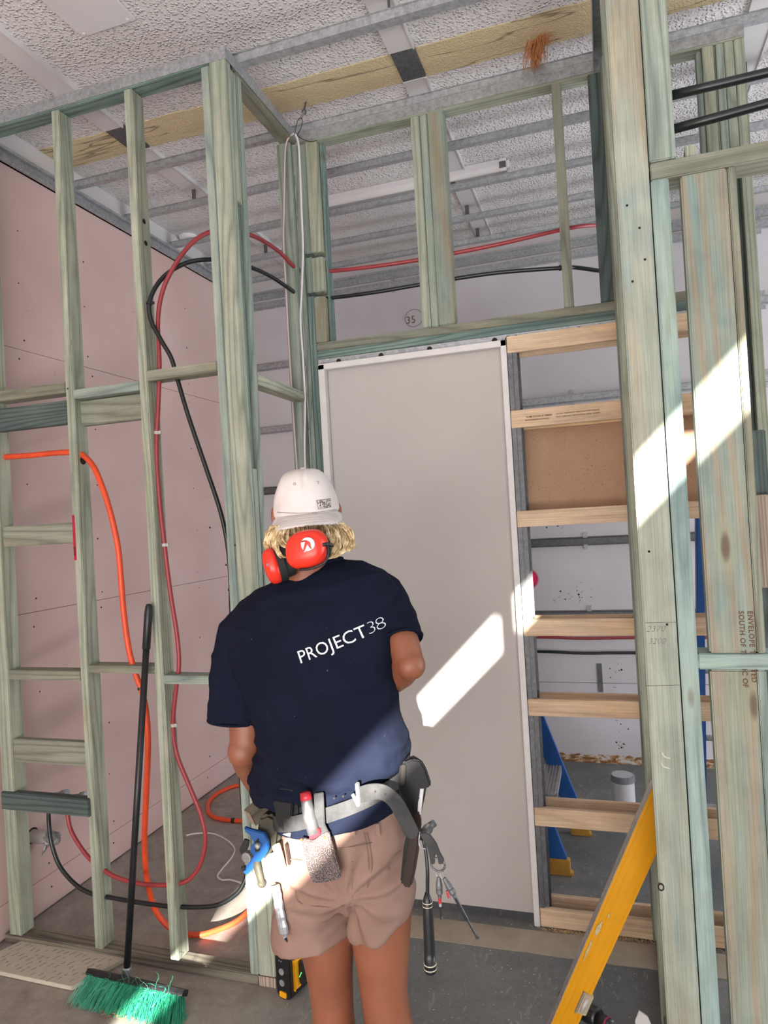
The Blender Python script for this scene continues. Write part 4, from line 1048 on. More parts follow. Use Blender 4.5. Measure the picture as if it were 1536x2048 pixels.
def mat_skin():
    t = NT('tanned_skin'); v = t.coords((1, 1, 1), False)  # the skin's own tan, mottled at random
    c = t.ramp(t.noise(v, 7.0, 3), [(0.3, srgb(126, 74, 50)), (0.7, srgb(146, 90, 66))])
    t.bump(t.noise(v, 240.0, 2), .08, .001)
    t.b.inputs['Subsurface Weight'].default_value = .08; t.b.inputs['Subsurface Radius'].default_value = (.02, .008, .004); t.b.inputs['Subsurface Scale'].default_value = .3
    return t.out(c, .48)
M['skin'] = mat_skin()
def mat_cloth(name, a, b_, scale=420.0, bump=.25, rough=.88, speck=None):
    t = NT(name); v = t.coords((1, 1, 1), False)
    c = t.ramp(t.noise(v, 9.0, 4), [(0.3, a), (0.7, b_)])
    if speck is not None:
        c = t.mix(t.ramp(t.noise(v, 95.0, 2, .5), [(0.765, (0,)), (0.78, (.8,))]), c, speck)
    wv = t.noise(t.coords((1, 1, .35), False), scale, 2)
    t.bump(wv, bump, .0012)
    return t.out(c, rough, 0, .12)
M['navy'] = mat_cloth('navy_cotton', srgb(14, 18, 33), srgb(19, 24, 41), speck=srgb(96, 100, 110))
M['shorts'] = mat_cloth('brown_cotton_drill', srgb(134, 106, 94), srgb(148, 120, 108))
M['seam'] = simple('brown_seam', srgb(122, 96, 84), .9)
M['capwhite'] = mat_cloth('dusty_white_cotton', srgb(206, 198, 194), srgb(222, 214, 210), 300, .3)
def wrinkle(amp, sc, stretch=(1, 1, 1), seed=0.0, fine=.25):
    def f(co, n):
        q = Vector((co.x * stretch[0], co.y * stretch[1], co.z * stretch[2])) * sc + Vector((seed, seed * 2, seed * 3))
        a = 1 - abs(noise.noise(q)) * 2.4
        b_ = noise.noise(q * 2.7) * fine
        return n * ((a * .55 + b_) * amp)
    return f

# -- body: one continuous surface
b = MB()
HC = P(613, 1018, 1.625)                         # centre of the head
TZ = Matrix.Rotation(math.radians(23), 3, 'Z')
tilt = TZ @ Matrix.Rotation(math.radians(-22), 3, 'X')
b.ell(HC, (.070, .086, .100), tilt, 26, 16)
b.ell(HC + tilt @ Vector((0, .055, -.060)), (.052, .050, .060), tilt)          # jaw, away from the camera
b.ell(HC + tilt @ Vector((0, .098, -.022)), (.013, .020, .022), tilt, 12, 8)   # nose
for s_ in (-1, 1):
    b.ell(HC + tilt @ Vector((s_ * .079, .000, -.016)), (.010, .019, .032), tilt @ Matrix.Rotation(s_ * .35, 3, 'Z'), 14, 10)   # ears
b.tube([P(612, 1050, 1.61), P(614, 1100, 1.59), P(618, 1150, 1.59), P(624, 1190, 1.61)], [.056, .055, .060, .075], 24)
b.tube([P(505, 1240, 1.64), P(565, 1212, 1.62), P(628, 1190, 1.61), P(700, 1182, 1.62), P(768, 1205, 1.65)], [.036, .046, .060, .046, .036], 20)   # shoulders
b.rings([ringLR((520, 1200), (750, 1160), .07), ringLR((535, 1330), (775, 1290), .09), ringLR((552, 1480), (775, 1440), .085), ringLR((585, 1600), (790, 1560), .10), ringLR((578, 1680), (806, 1650), .115), ringLR((590, 1740), (808, 1720), .10)])
SL_, EL_, WL_ = P(494, 1238, 1.63), P(492, 1500, 1.585), P(520, 1584, 1.80)
b.tube([SL_, SL_.lerp(EL_, .4), SL_.lerp(EL_, .8), EL_], [.042, .045, .044, .041], 20)
b.tube([EL_, EL_.lerp(WL_, .25), EL_.lerp(WL_, .6), WL_], [.041, .045, .037, .027], 20)
b.ell(EL_ + Vector((-.004, -.008, 0)), (.040, .040, .043))
SR_, ER_, WR_ = P(775, 1200, 1.67), P(818, 1324, 1.60), P(752, 1384, 1.80)
b.tube([SR_, SR_.lerp(ER_, .4), SR_.lerp(ER_, .8), ER_], [.042, .043, .041, .037], 20)
b.tube([ER_, ER_.lerp(WR_, .25), ER_.lerp(WR_, .6), WR_], [.038, .045, .040, .027], 20)
b.ell(ER_ + Vector((.006, -.006, -.006)), (.036, .038, .036))
def hand(b, wrist, direction, palm_n, thumb_side, curl=.9, scale=1.0):
    """palm, four unequal bent fingers and a thumb that leaves the side of the palm"""
    d = direction.normalized(); n_ = (palm_n - d * palm_n.dot(d)).normalized(); s_ = d.cross(n_).normalized() * thumb_side
    k = scale; pc = wrist + d * .045 * k
    R_ = Matrix((s_, d, n_)).transposed()
    b.ell(pc, (.040 * k, .052 * k, .016 * k), R_, 18, 12); b.ell(wrist + d * .075 * k, (.039 * k, .020 * k, .014 * k), R_, 16, 10)
    b.tube([wrist - d * .02, wrist + d * .02 * k], [.027, .028 * k], 16)
    for i, (off, L) in enumerate(((.029, .070), (.010, .080), (-.010, .074), (-.028, .058))):
        p0 = wrist + d * .080 * k + s_ * off * k; dd = d.copy(); pts_ = [p0 - d * .012]
        pts_.append(p0); ang = 0
        for seg, (f_, a_) in enumerate(((.42, curl * .75), (.32, curl * 1.0), (.26, curl * .7))):
            ang += a_; dd = (d * math.cos(ang) + n_ * math.sin(ang)).normalized(); pts_.append(pts_[-1] + dd * L * f_ * k)
        b.tube(pts_, [.0098 * k, .0098 * k, .0090 * k, .0084 * k, .0070 * k], 12)
        b.ell(pts_[-1], (.0072 * k,) * 3, None, 10, 8)
    t0_ = wrist + d * .022 * k + s_ * .026 * k
    pts_ = [t0_, t0_ + (d * .45 + s_ * .8 + n_ * .25).normalized() * .030 * k]
    pts_.append(pts_[-1] + (d * .75 + s_ * .15 + n_ * .6).normalized() * .030 * k); pts_.append(pts_[-1] + (d * .55 - s_ * .25 + n_ * .75).normalized() * .024 * k)
    b.tube(pts_, [.015 * k, .0125 * k, .0108 * k, .0085 * k], 12); b.ell(pts_[-1], (.0085 * k,) * 3, None, 10, 8)
hand(b, WL_, Vector((.25, .75, -.55)), Vector((.15, -.5, -.85)), -1, .95)
hand(b, WR_, Vector((-.55, .7, .1)), Vector((-.2, .1, -1)), 1, .7)
def leg(hip, knee, ankle, k_=1.0):
    b.tube([hip, hip.lerp(knee, .35), hip.lerp(knee, .8), knee, knee.lerp(ankle, .12), knee.lerp(ankle, .32), knee.lerp(ankle, .62), knee.lerp(ankle, .92), ankle], [r_ * k_ for r_ in (.082, .078, .060, .055, .054, .060, .048, .036, .036)], 26)
HL, KL, AL = P(640, 1740, 1.63), P(664, 1995, 1.64), P(668, 2048, 1.66); AL = Vector((KL.x - .010, KL.y + .03, .085))
HR, KR, AR = P(752, 1720, 1.63), P(768, 1985, 1.63), None; AR = Vector((KR.x + .030, KR.y + .02, .085))
leg(HL, KL, AL); leg(HR, KR, AR, 1.08)
for a_ in (AL, AR): b.tube([a_, a_ + Vector((0, .02, -.04)), a_ + Vector((0, .12, -.055))], [.034, .036, .03], 16)
BODY = fuse(b, 'body', 'skin', PE, .0042, 7, .5)
# closed eyes, brows and lips on the far side of the head
M['lip'] = simple('lips', srgb(150, 80, 70), .5)
M['eye'] = simple('eye_white', srgb(220, 215, 208), .3)
M['iris'] = simple('iris', srgb(70, 90, 110), .3)
M['hairdark'] = simple('dark_blonde_hair', srgb(150, 122, 84), .6, 0, .2, 80)
for s_ in (-1, 1):
    b = MB(); b.ell(HC + tilt @ Vector((s_ * .030, .0865, -.004)), (.012, .008, .006), tilt, 14, 8); b.build('eye', 'eye', PE, smooth=True)
    b = MB(); b.ell(HC + tilt @ Vector((s_ * .030, .0935, -.005)), (.0045, .003, .0045), tilt, 10, 8); b.build('iris', 'iris', PE, smooth=True)
    b = MB(); b.tube([HC + tilt @ Vector((s_ * .016, .092, .013)), HC + tilt @ Vector((s_ * .032, .091, .017)), HC + tilt @ Vector((s_ * .046, .083, .012))], [.002, .003, .0015], 6); b.build('eyebrow', 'hairdark', PE)
b = MB(); b.ell(HC + tilt @ Vector((0, .102, -.066)), (.022, .007, .0065), tilt, 16, 8); b.build('lips', 'lip', PE, smooth=True)

# -- shirt
b = MB()
b.rings([ringLR((556, 1163), (678, 1118), .055, .050, n=32), ringLR((520, 1180), (715, 1128), .085, .08), ringLR((480, 1213), (768, 1142), .105, .10), ringLR((462, 1262), (792, 1182), .122, .115),
         ringLR((470, 1320), (792, 1250), .132, .125), ringLR((500, 1385), (792, 1320), .134, .13), ringLR((524, 1440), (788, 1390), .132, .13), ringLR((530, 1490), (792, 1440), .134, .13),
         ringLR((522, 1535), (806, 1478), .142, .135), ringLR((516, 1566), (811, 1508), .146, .138, sag=.006), ringLR((530, 1580), (804, 1528), .138, .13, sag=.006), ringLR((560, 1588), (795, 1548), .126, .12)])
b.tube([P(519, 1226, 1.63), P(488, 1266, 1.625), P(474, 1330, 1.615), P(473, 1400, 1.605), P(471, 1440, 1.60)], [.058, .067, .068, .069, .071], 24)
hemR = P(800, 1282, 1.625)
b.tube([P(735, 1175, 1.66), P(765, 1192, 1.675), P(785, 1232, 1.66), hemR], [.058, .060, .058, .056], 24)
b.tube([P(668, 1158, 1.62), P(712, 1166, 1.625), P(752, 1182, 1.64)], [.050, .057, .058], 24)
b.tube([P(575, 1192, 1.61), P(535, 1212, 1.62), P(508, 1236, 1.625)], [.040, .047, .056], 24)
def shirt_fold(co, n):
    z = co.z; x = co.x
    low = max(0, min(1, (1.22 - z) / .22))
    d1 = wrinkle(.012 * low + .0060, 8, (1, 1, 2.6), 3.0)(co, n)
    # long drapes running down from the shoulder blades
    dr = math.sin((x + .04 * noise.noise(Vector((x * 3, z * 2, 5)))) * 55) * .0042 * max(0, min(1, (1.45 - z) / .3))
    bl = (1 - abs(noise.noise(Vector((x * 6 + z * 8, z * 16, 2.0)))) * 2) * .011 * low
    return d1 + n * (dr + bl)
SHIRT = fuse(b, 'tshirt', 'navy', PE, .0050, 5, .5, shirt_fold)
b = MB()                                        # ribbed collar
ring = ringLR((553, 1166), (681, 1118), .060, .050, n=48, pw=2.1)
b.tube(ring + [ring[0]], .0065, 8); b.build('collar', 'navy', SHIRT, smooth=True)
b = MB()                                        # tail of the shirt hanging below the belt
b.rings([ringLR((566, 1590), (797, 1545), .128, .12), ringLR((566, 1612), (806, 1575), .146, .125), ringLR((568, 1634), (812, 1600), .154, .13, sag=.003), ringLR((590, 1642), (800, 1610), .13, .11)])
fuse(b, 'shirt_tail', 'navy', SHIRT, .005, 2, .4, wrinkle(.0025, 12, (1.6, 1, 1), 8))
# sleeve hems
for c_, r_, dd in ((P(471, 1440, 1.60), .0705, (P(471, 1440, 1.60) - P(473, 1400, 1.605))), (hemR, .0565, hemR - P(785, 1232, 1.66))):
    dd.normalize(); a_ = Vector((0, 1, 0)); u_ = (a_ - dd * a_.dot(dd)).normalized(); w2 = dd.cross(u_)
    b = MB(); ps = [c_ - dd * .0 + u_ * math.cos(2 * PI * k / 36) * r_ + w2 * math.sin(2 * PI * k / 36) * r_ for k in range(37)]
    b.tube(ps, .0035, 6); b.build('sleeve_hem', 'navy', SHIRT, smooth=True)
# lettering laid on the back of the shirt
M['print'] = simple('white_print', srgb(214, 214, 218), .7, 0, .04)
bvh = BVHTree.FromPolygons([v.co.copy() for v in SHIRT.data.vertices], [tuple(p.vertices) for p in SHIRT.data.polygons])
def lay(o, lift=.0012):
    me = o.data; bm = bmesh.new(); bm.from_mesh(me)
    bmesh.ops.triangulate(bm, faces=bm.faces)
    for _ in range(2): bmesh.ops.subdivide_edges(bm, edges=[e_ for e_ in bm.edges if e_.calc_length() > .006], cuts=1)
    bmesh.ops.triangulate(bm, faces=bm.faces)
    for v_ in bm.verts:
        h_ = bvh.ray_cast(Vector((v_.co.x, 1.0, v_.co.z)), Vector((0, 1, 0)))
        if h_[0] is not None: v_.co.y = h_[0].y - lift
    bm.to_mesh(me); bm.free()
o0 = P(597, 1327, 1.49); o1 = P(736, 1272, 1.49); dr_ = (o1 - o0).normalized()
def letters(body, p, size, **kw):
    o = text(body, size, p, dr_, Vector((0, 0, 1)), 'print', SHIRT, 'lettering', 0, **kw); lay(o); return o
letters('PROJECT', P(601, 1327, 1.49), .0422, offset=.0, spacing=1.02)
o2 = P(724, 1277, 1.49); letters('38', o2, .0420, shear=.18, offset=-.0011, spacing=.80)

# -- shorts
b = MB()
b.rings([ringLR((582, 1630), (796, 1594), .128, .115), ringLR((573, 1668), (806, 1630), .142, .125), ringLR((566, 1720), (815, 1680), .152, .13), ringLR((566, 1765), (818, 1735), .145, .125), ringLR((585, 1800), (800, 1780), .10, .09)])
b.rings([ringLR((566, 1740), (712, 1730), .125, .11, pw=2.1), ringLR((558, 1800), (712, 1790), .118, .105, pw=2.1), ringLR((554, 1850), (701, 1845), .110, .10, pw=2.1), ringLR((557, 1872), (697, 1866), .107, .10, pw=2.1)])
b.rings([ringLR((690, 1725), (818, 1715), .125, .11, pw=2.1), ringLR((706, 1790), (822, 1775), .115, .10, pw=2.1), ringLR((710, 1840), (819, 1828), .105, .095, pw=2.1), ringLR((712, 1852), (817, 1840), .102, .095, pw=2.1)])
def short_fold(co, n):
    cr = P(700, 1790, 1.5)
    d = math.hypot(co.x - cr.x, co.z - cr.z)
    a = math.atan2(co.z - cr.z, co.x - cr.x)
    rad = math.sin(a * 9 + noise.noise(co * 8) * 2.5) * .0075 * math.exp(-((d - .11) / .09) ** 2)
    return n * rad + wrinkle(.0065, 11, (1, 1, 1.5), 6)(co, n)
SHORTS = fuse(b, 'shorts', 'shorts', PE, .0056, 4, .5, short_fold)
sb = BVHTree.FromPolygons([v.co.copy() for v in SHORTS.data.vertices], [tuple(p.vertices) for p in SHORTS.data.polygons])
def on_shorts(lst, lift=.0015):
    out = []
    for x, y in lst:
        v = ray(x, y).normalized(); h_ = sb.ray_cast(CAM, v)
        out.append((h_[0] - v * lift) if h_[0] is not None else P(x, y, 1.49))
    return out
def seam(lst, r_=.0012, name='seam'):
    b = MB(); b.tube(curve_pts(on_shorts([(a[0], a[1]) for a in [tuple(q) for q in lst]]), 4), r_, 5); b.build(name, 'seam', SHORTS)
seam([(733, 1665), (741, 1700), (743, 1740), (735, 1775)]); seam([(728, 1665), (735, 1700), (738, 1740)], .0008)
seam([(575, 1718), (610, 1722), (640, 1724), (672, 1726), (705, 1724)]); seam([(585, 1722), (590, 1780), (600, 1806), (650, 1814), (700, 1808), (704, 1770), (705, 1738)], .0008)
seam([(815, 1690), (800, 1702), (782, 1720), (780, 1740)], .0014); seam([(600, 1690), (640, 1697), (700, 1694), (742, 1686), (800, 1672)], .0008)
for x in (704, 754):
    b = MB(); q_ = on_shorts([(x, 1648), (x + 1, 1660), (x + 3, 1672)], .004); b.tube(q_, .006, 8, flat=.35); b.build('belt_loop', 'shorts', SHORTS)
# -- boots (below the picture)
M['boot'] = simple('tan_boot', srgb(120, 84, 52), .7)
for a_ in (AL, AR):
    b = MB(); c_ = Vector((a_.x, a_.y, 0))
    b.rings([[c_ + Vector((math.cos(t_) * w_, .07 + oy + math.sin(t_) * l_, z_)) for t_ in [2 * PI * k / 24 for k in range(24)]] for z_, w_, l_, oy in ((0, .046, .135, 0), (.02, .048, .138, 0), (.05, .044, .125, -.005), (.08, .040, .085, -.04), (.13, .044, .055, -.065), (.17, .045, .052, -.068))])
    b.build('boot', 'boot', PE, smooth=True)
# -- hair
def mat_hair():
    t = NT('blonde_hair'); v = t.coords((1, 1, 1), False)
    c = t.ramp(t.noise(v, 60.0, 3, .6), [(0.34, srgb(150, 118, 80)), (0.5, srgb(206, 178, 132)), (0.66, srgb(240, 222, 184))])
    return t.out(c, .42)
M['hair'] = mat_hair()
b = MB(); rr = random.Random(12)
HB = Vector((HC.x, HC.y, 0)); 
def HP(x, y, z): return HB + TZ @ Vector((x, y, 0)) + Vector((0, 0, z))
hz0 = P(613, 1040, 1.60).z
for s_ in (-1, 1):
    for k in range(620):
        lock = rr.randrange(26); lr = random.Random(lock * 7 + (3 if s_ > 0 else 0))
        x0 = s_ * lr.uniform(.040, .082); y0 = lr.uniform(-.095, .030) if abs(x0) > .06 else lr.uniform(-.098, -.07)
        out_ = lr.uniform(.004, .024 if s_ < 0 else .030); L = lr.uniform(.060, .086) * (1.08 if s_ > 0 else 1); tw = lr.gauss(0, .010); cu = lr.uniform(-.020, .004)
        j_ = lambda a=.0035: rr.gauss(0, a)
        p0 = HP(x0 + j_(), y0 + j_(), hz0 - .010)
        pts_ = [p0] + [HP(x0 + s_ * out_ * f_ + s_ * cu * g_ + j_(), y0 - .006 * f_ + tw * g_ + j_(), hz0 - .006 - L * z_) for f_, g_, z_ in ((.8, 0, .28), (1.15, .25, .6), (.95, .7, .86), (.4, 1.1, 1.0))]
        b.tube(curve_pts(pts_, 3), [.0015] * 3 + [.0022] * 7 + [.0018, .0012, .0007], 4, cap=False)
for k in range(420):                               # nape, mostly under the brim
    x0 = rr.uniform(-.060, .060); p0 = HP(x0, -.078 + abs(x0) * .3 + rr.gauss(0, .004), hz0 + .01)
    L = rr.uniform(.06, .09)
    b.tube(curve_pts([p0, p0 + TZ @ Vector((0, -.008, -L * .5)), p0 + TZ @ Vector((x0 * .2, .004, -L))], 3), [.0019] * 6 + [.0008], 4, cap=False)
b.build('hair', 'hair', PE, smooth=True)

# ------------------------------------------------------------------ cap, worn backwards
CZ = P(613, 1030, 1.59).z; CT = P(610, 936, 1.60).z
cc = Vector((P(613, 1020, 1.62).x, 1.622, CZ))
e = empty('cap', cc, 'dusty white cap worn backwards on the person, brim frayed', 'cap')
roll = TZ @ Matrix.Rotation(math.radians(-3.0), 3, 'Y')
b = MB(); rg = []; N_ = 48; H_ = CT - CZ
for i in range(15):
    t_ = i / 14.5 * PI / 2; r_ = math.cos(t_) ** .62; z_ = math.sin(t_) * H_ * 1.0
    rg.append([cc + roll @ Vector((.0825 * r_ * math.cos(a_) * (1 + .008 * math.sin(6 * a_)), .098 * r_ * math.sin(a_) - z_ * .02, z_ - (0.010 if i == 0 else 0))) for a_ in [2 * PI * k / N_ for k in range(N_)]])
b.rings(rg)
me = b.mesh('crown')
def capdisp(co):
    n_ = noise.noise(co * 26) * .0028 + (1 - abs(noise.noise(Vector((co.x * 9, 1, co.z * 30)))) * 2) * .0022 * max(0, min(1, (CZ + .07 - co.z) / .06))
    v_ = (co - cc); v_.z *= .4; return co + v_.normalized() * n_
sub = b.build('crown', 'capwhite', e, smooth=True)
md = sub.modifiers.new('s', 'SUBSURF'); md.levels = 2; md.render_levels = 2
mm = evaluated(sub); sub.modifiers.clear(); sub.data = mm
for v_ in sub.data.vertices:
    v_.co = capdisp(v_.co)
    dx = v_.co.x - cc.x - .004; hz_ = (v_.co.z - cc.z) / H_
    dx = (TZ.transposed() @ (v_.co - cc)).x + .004
    if v_.co.y < cc.y: v_.co.y += .006 * math.exp(-(dx / .006) ** 2) * max(0, min(1, (hz_ - .45) / .2)) * 1.0   # pinch fold
b = MB(); b.lathe([(.001, .004), (.007, .003), (.0085, 0), (.007, -.002)], cc + Vector((-.004, 0, H_)), n=16); b.build('button', 'capwhite', e, smooth=True)
b = MB()
for (x, y) in ((586, 967), (635, 965)):
    v = ray(x, y).normalized(); 
    p = P(x, y, 1.545); b.tube([p + Vector((math.cos(a_) * .0026, -.0, math.sin(a_) * .0026)) for a_ in [2 * PI * k / 12 for k in range(13)]], .0009, 5)
M['eyelet'] = simple('eyelet_thread', srgb(150, 140, 136), .8)
cbv = BVHTree.FromPolygons([v.co.copy() for v in sub.data.vertices], [tuple(p_.vertices) for p_ in sub.data.polygons])
def on_cap(x, y, lift=.0008):
    v = ray(x, y).normalized(); h_ = cbv.ray_cast(CAM, v); return h_[0] - v * lift if h_[0] is not None else P(x, y, 1.52)
for (x, y) in ((589, 968), (635, 965)):
    b = MB(); c_ = on_cap(x, y); b.tube([c_ + Vector((math.cos(a_) * .0028, 0, math.sin(a_) * .0028)) for a_ in [2 * PI * k / 12 for k in range(13)]], .0009, 5); b.build('eyelet', 'eyelet', e)
# seams and sweatband line
b = MB(); b.tube([on_cap(549 + 129 * k / 24, 1024 + 5 * math.sin(PI * k / 24) - 6 * k / 24, .0006) for k in range(1, 24)], .0012, 5); b.build('seam', 'eyelet', e)
# label patch
def mat_patch():
    t = NT('printed_patch'); v = t.coords((1, 1, 1), False)
    c = t.ramp(t.noise(v, 260.0, 3, .7), [(0.47, srgb(206, 196, 190)), (0.53, srgb(70, 62, 60))], 'LINEAR'); return t.out(c, .8)
M['patch'] = mat_patch()
q = [(633, 1001), (661, 997), (662, 1014), (637, 1019)]
b = MB(); G = 6; pts_ = []
for j in range(G + 1):
    for i in range(G + 1):
        u, v_ = i / G, j / G
        x = (q[0][0] * (1 - u) + q[1][0] * u) * (1 - v_) + (q[3][0] * (1 - u) + q[2][0] * u) * v_
        y = (q[0][1] * (1 - u) + q[1][1] * u) * (1 - v_) + (q[3][1] * (1 - u) + q[2][1] * u) * v_
        pts_.append(on_cap(x, y, .0014))
b.add(pts_, [(j * (G + 1) + i, j * (G + 1) + i + 1, (j + 1) * (G + 1) + i + 1, (j + 1) * (G + 1) + i) for j in range(G) for i in range(G)])
b.build('label_patch', 'patch', e)
edge_ = [pts_[i] for i in range(G + 1)] + [pts_[(j + 1) * (G + 1) - 1] for j in range(1, G + 1)] + [pts_[G * (G + 1) + i] for i in range(G - 1, -1, -1)] + [pts_[j * (G + 1)] for j in range(G - 1, -1, -1)]
b = MB(); b.tube(edge_, .0008, 4); b.build('patch_stitching', 'eyelet', e)
# brim toward the camera
b = MB(); rows = []; NU = 40; NV = 12
for side_ in (0, 1):
    for j in range(NV + 1):
        v_ = j / NV; row = []
        for i in range(NU + 1):
            u = -1 + 2 * i / NU
            th = -PI / 2 + u * math.radians(80)
            bx = .0835 * math.cos(th); by = .099 * math.sin(th)
            ln_ = .070 * (1 - abs(u) ** 5.5) ** .5 + .0005
            cv = .010 * (1 - u * u)
            p = cc + Vector((bx * (.97 + .05 * v_), by * (.95 + .05 * v_), .001)) + Vector((u * .004 * v_, -.66 * ln_ * v_, -.40 * ln_ * v_ - v_ * .004 * abs(u)))
            p += Vector((0, 0, cv * math.sin(v_ * PI * .5) * .4 - (.0035 if side_ else 0)))
            if j == NV: p += Vector((0, rr.gauss(0, .0006), rr.gauss(0, .0007)))
            row.append(cc + roll @ (p - cc))
        rows.append(row)
vs = [p for r_ in rows for p in r_]; W_ = NU + 1; fs = []
for s_ in (0, 1):
    o_ = s_ * (NV + 1) * W_
    for j in range(NV):
        for i in range(NU):
            a_ = o_ + j * W_ + i; fs.append((a_, a_ + 1, a_ + W_ + 1, a_ + W_))
off_ = (NV + 1) * W_
for i in range(NU):
    a_ = NV * W_ + i; fs.append((a_, a_ + 1, a_ + 1 + off_, a_ + off_))
for j in range(NV):
    for i in (0, NU):
        a_ = j * W_ + i; fs.append((a_, a_ + W_, a_ + W_ + off_, a_ + off_))
b.add(vs, fs); brim = b.build('brim', 'capwhite', e, smooth=True)
b = MB()
for vv in (.25, .38, .51, .64, .77):
    j = int(vv * NV); b.tube([rows[j][i] + Vector((0, -.0008, .0008)) for i in range(4, NU - 3)], .0006, 4)
b.build('brim_stitching', 'capwhite', brim)
b = MB()
for k in range(150):
    i = rr.randrange(3, NU - 3); p = rows[NV][i] + Vector((rr.gauss(0, .002), 0, -.001)); dd = Vector((rr.gauss(0, .5), -.3, -1)) * rr.uniform(.001, .005)
    b.tube([p, p + dd], [.0005, .0003], 3)
b.build('frayed_threads', 'capwhite', brim)

# ------------------------------------------------------------------ ear muffs hanging round the neck
M['muff'] = simple('red_orange_plastic', srgb(226, 52, 34), .32, 0, .05, 8)
M['cush'] = simple('black_foam_cushion', srgb(20, 20, 22), .7, 0, .1)
e = empty('ear_muffs', P(612, 1100, 1.50), 'red ear muffs hanging round the neck with a white emblem', 'ear muffs')
c1 = P(612, 1099, 1.455)
b = MB(); rg = []
for d_, sx, sz in ((.030, .036, .034), (.026, .046, .042), (.012, .050, .0455), (-.006, .049, .044), (-.018, .043, .038), (-.025, .032, .028), (-.028, .014, .012)):
    rg.append([c1 + Vector((sx * math.copysign(abs(math.cos(a_)) ** .82, math.cos(a_)) + .07 * 0, d_, sz * math.copysign(abs(math.sin(a_)) ** .82, math.sin(a_)) + sx * math.cos(a_) * .12)) for a_ in [2 * PI * k / 36 for k in range(36)]])
b.rings(rg); cup = b.build('cup', 'muff', e, smooth=True)
b = MB(); b.rings([[c1 + Vector((.046 * math.cos(a_), d_, .042 * math.sin(a_))) for a_ in [2 * PI * k / 30 for k in range(30)]] for d_ in (.028, .048)]); b.build('cushion', 'cush', e, smooth=False, bevel=.004)
def onp(px_, py_): 
    p = P(px_, py_, 1.4245); return p
b = MB()
def blob(lst, y0=.0, th_=.0015, nm='emblem'):
    pl = [P(x, y, 1.4265) for x, y in lst]; b.prism([(p.x, p.z) for p in pl], 1.4240, 1.4268, 'y')
# round emblem with a folded arrow cut out of it: arc above, wedge below
cx, cy = 616, 1088.5; arc = []
for k in range(15): a_ = math.radians(158 - k * 14.5); arc.append((cx + 13.8 * math.cos(a_), cy - 13.8 * math.sin(a_)))
inn = [(cx + 11.0 * math.cos(math.radians(-45 + k * 14.5)), cy - 11.0 * math.sin(math.radians(-45 + k * 14.5))) for k in range(12)]
blob(arc[:15] + inn[:1] + [(cx + 6.5, cy + 1), (cx + 4.5, cy - 5), (cx - 3, cy - 8.5), (cx - 12, cy - 7)])
blob([(cx - 13.5, cy - 3.5), (cx - 5.5, cy - 5), (cx - 9.0, cy + 11.5), (cx - 12.8, cy + 5)])
blob([(cx - 7.5, cy + 17), (cx - .5, cy + .5), (cx + 3.5, cy + 6.5), (cx + 8.5, cy + 10), (cx + 2, cy + 13.5), (cx - 3, cy + 13.8)])
lf = b; lf.build('emblem', 'print', cup)
b = MB(); b.tube(curve_pts([P(600, 1139, 1.44), P(622, 1137, 1.44), P(648, 1126, 1.445), (P(655, 1112, 1.45)), P(655, 1092, 1.46), P(648, 1085, 1.46)], 6), .0030, 8); b.build('wire_arm', 'black', e, smooth=True)
b = MB(); b.tube([P(645, 1090, 1.445), P(655, 1088, 1.46), P(664, 1090, 1.49)], .0045, 10); b.build('pivot', 'black', e, smooth=True)
c2 = P(549, 1131, 1.50); nx = Vector((-.80, -.50, -.22)).normalized(); ux = Vector((0, 0, 1)); ux = (ux - nx * ux.dot(nx)).normalized(); wx_ = nx.cross(ux)
b = MB(); b.rings([[c2 + nx * d_ + ux * math.cos(a_) * r_ * 1.05 + wx_ * math.sin(a_) * r_ * .92 for a_ in [2 * PI * k / 32 for k in range(32)]] for d_, r_ in ((-.006, .041), (.004, .042), (.014, .040), (.021, .032), (.025, .016))]); cup2 = b.build('cup', 'muff', e, smooth=True)
b = MB(); b.rings([[c2 + nx * d_ + ux * math.cos(a_) * r_ * 1.05 + wx_ * math.sin(a_) * r_ * .92 for a_ in [2 * PI * k / 32 for k in range(32)]] for d_, r_ in ((-.048, .026), (-.044, .034), (-.026, .036), (-.022, .041), (-.006, .0415))]); b.build('cushion', 'cush', e, smooth=False)
p = P(537, 1129, 1.463); b = MB(); b.tube([p, p + Vector((-.002, -.003, -.0005))], .0032, 10); b.build('rivet', M['metal'], cup2)
b = MB(); band = [c2 + nx * -.01 + Vector((0, .01, .02)), Vector((HC.x - .095, 1.56, c2.z + .02)), Vector((HC.x - .085, 1.66, c2.z + .03)), Vector((HC.x, 1.735, c2.z + .03)), Vector((HC.x + .085, 1.66, c2.z + .035)), Vector((HC.x + .072, 1.55, c1.z + .0)), Vector((HC.x + .050, 1.50, c1.z - .002))]
b.tube(curve_pts(band, 8), .011, 10, flat=.35); b.build('head_band', 'black', e, smooth=True)

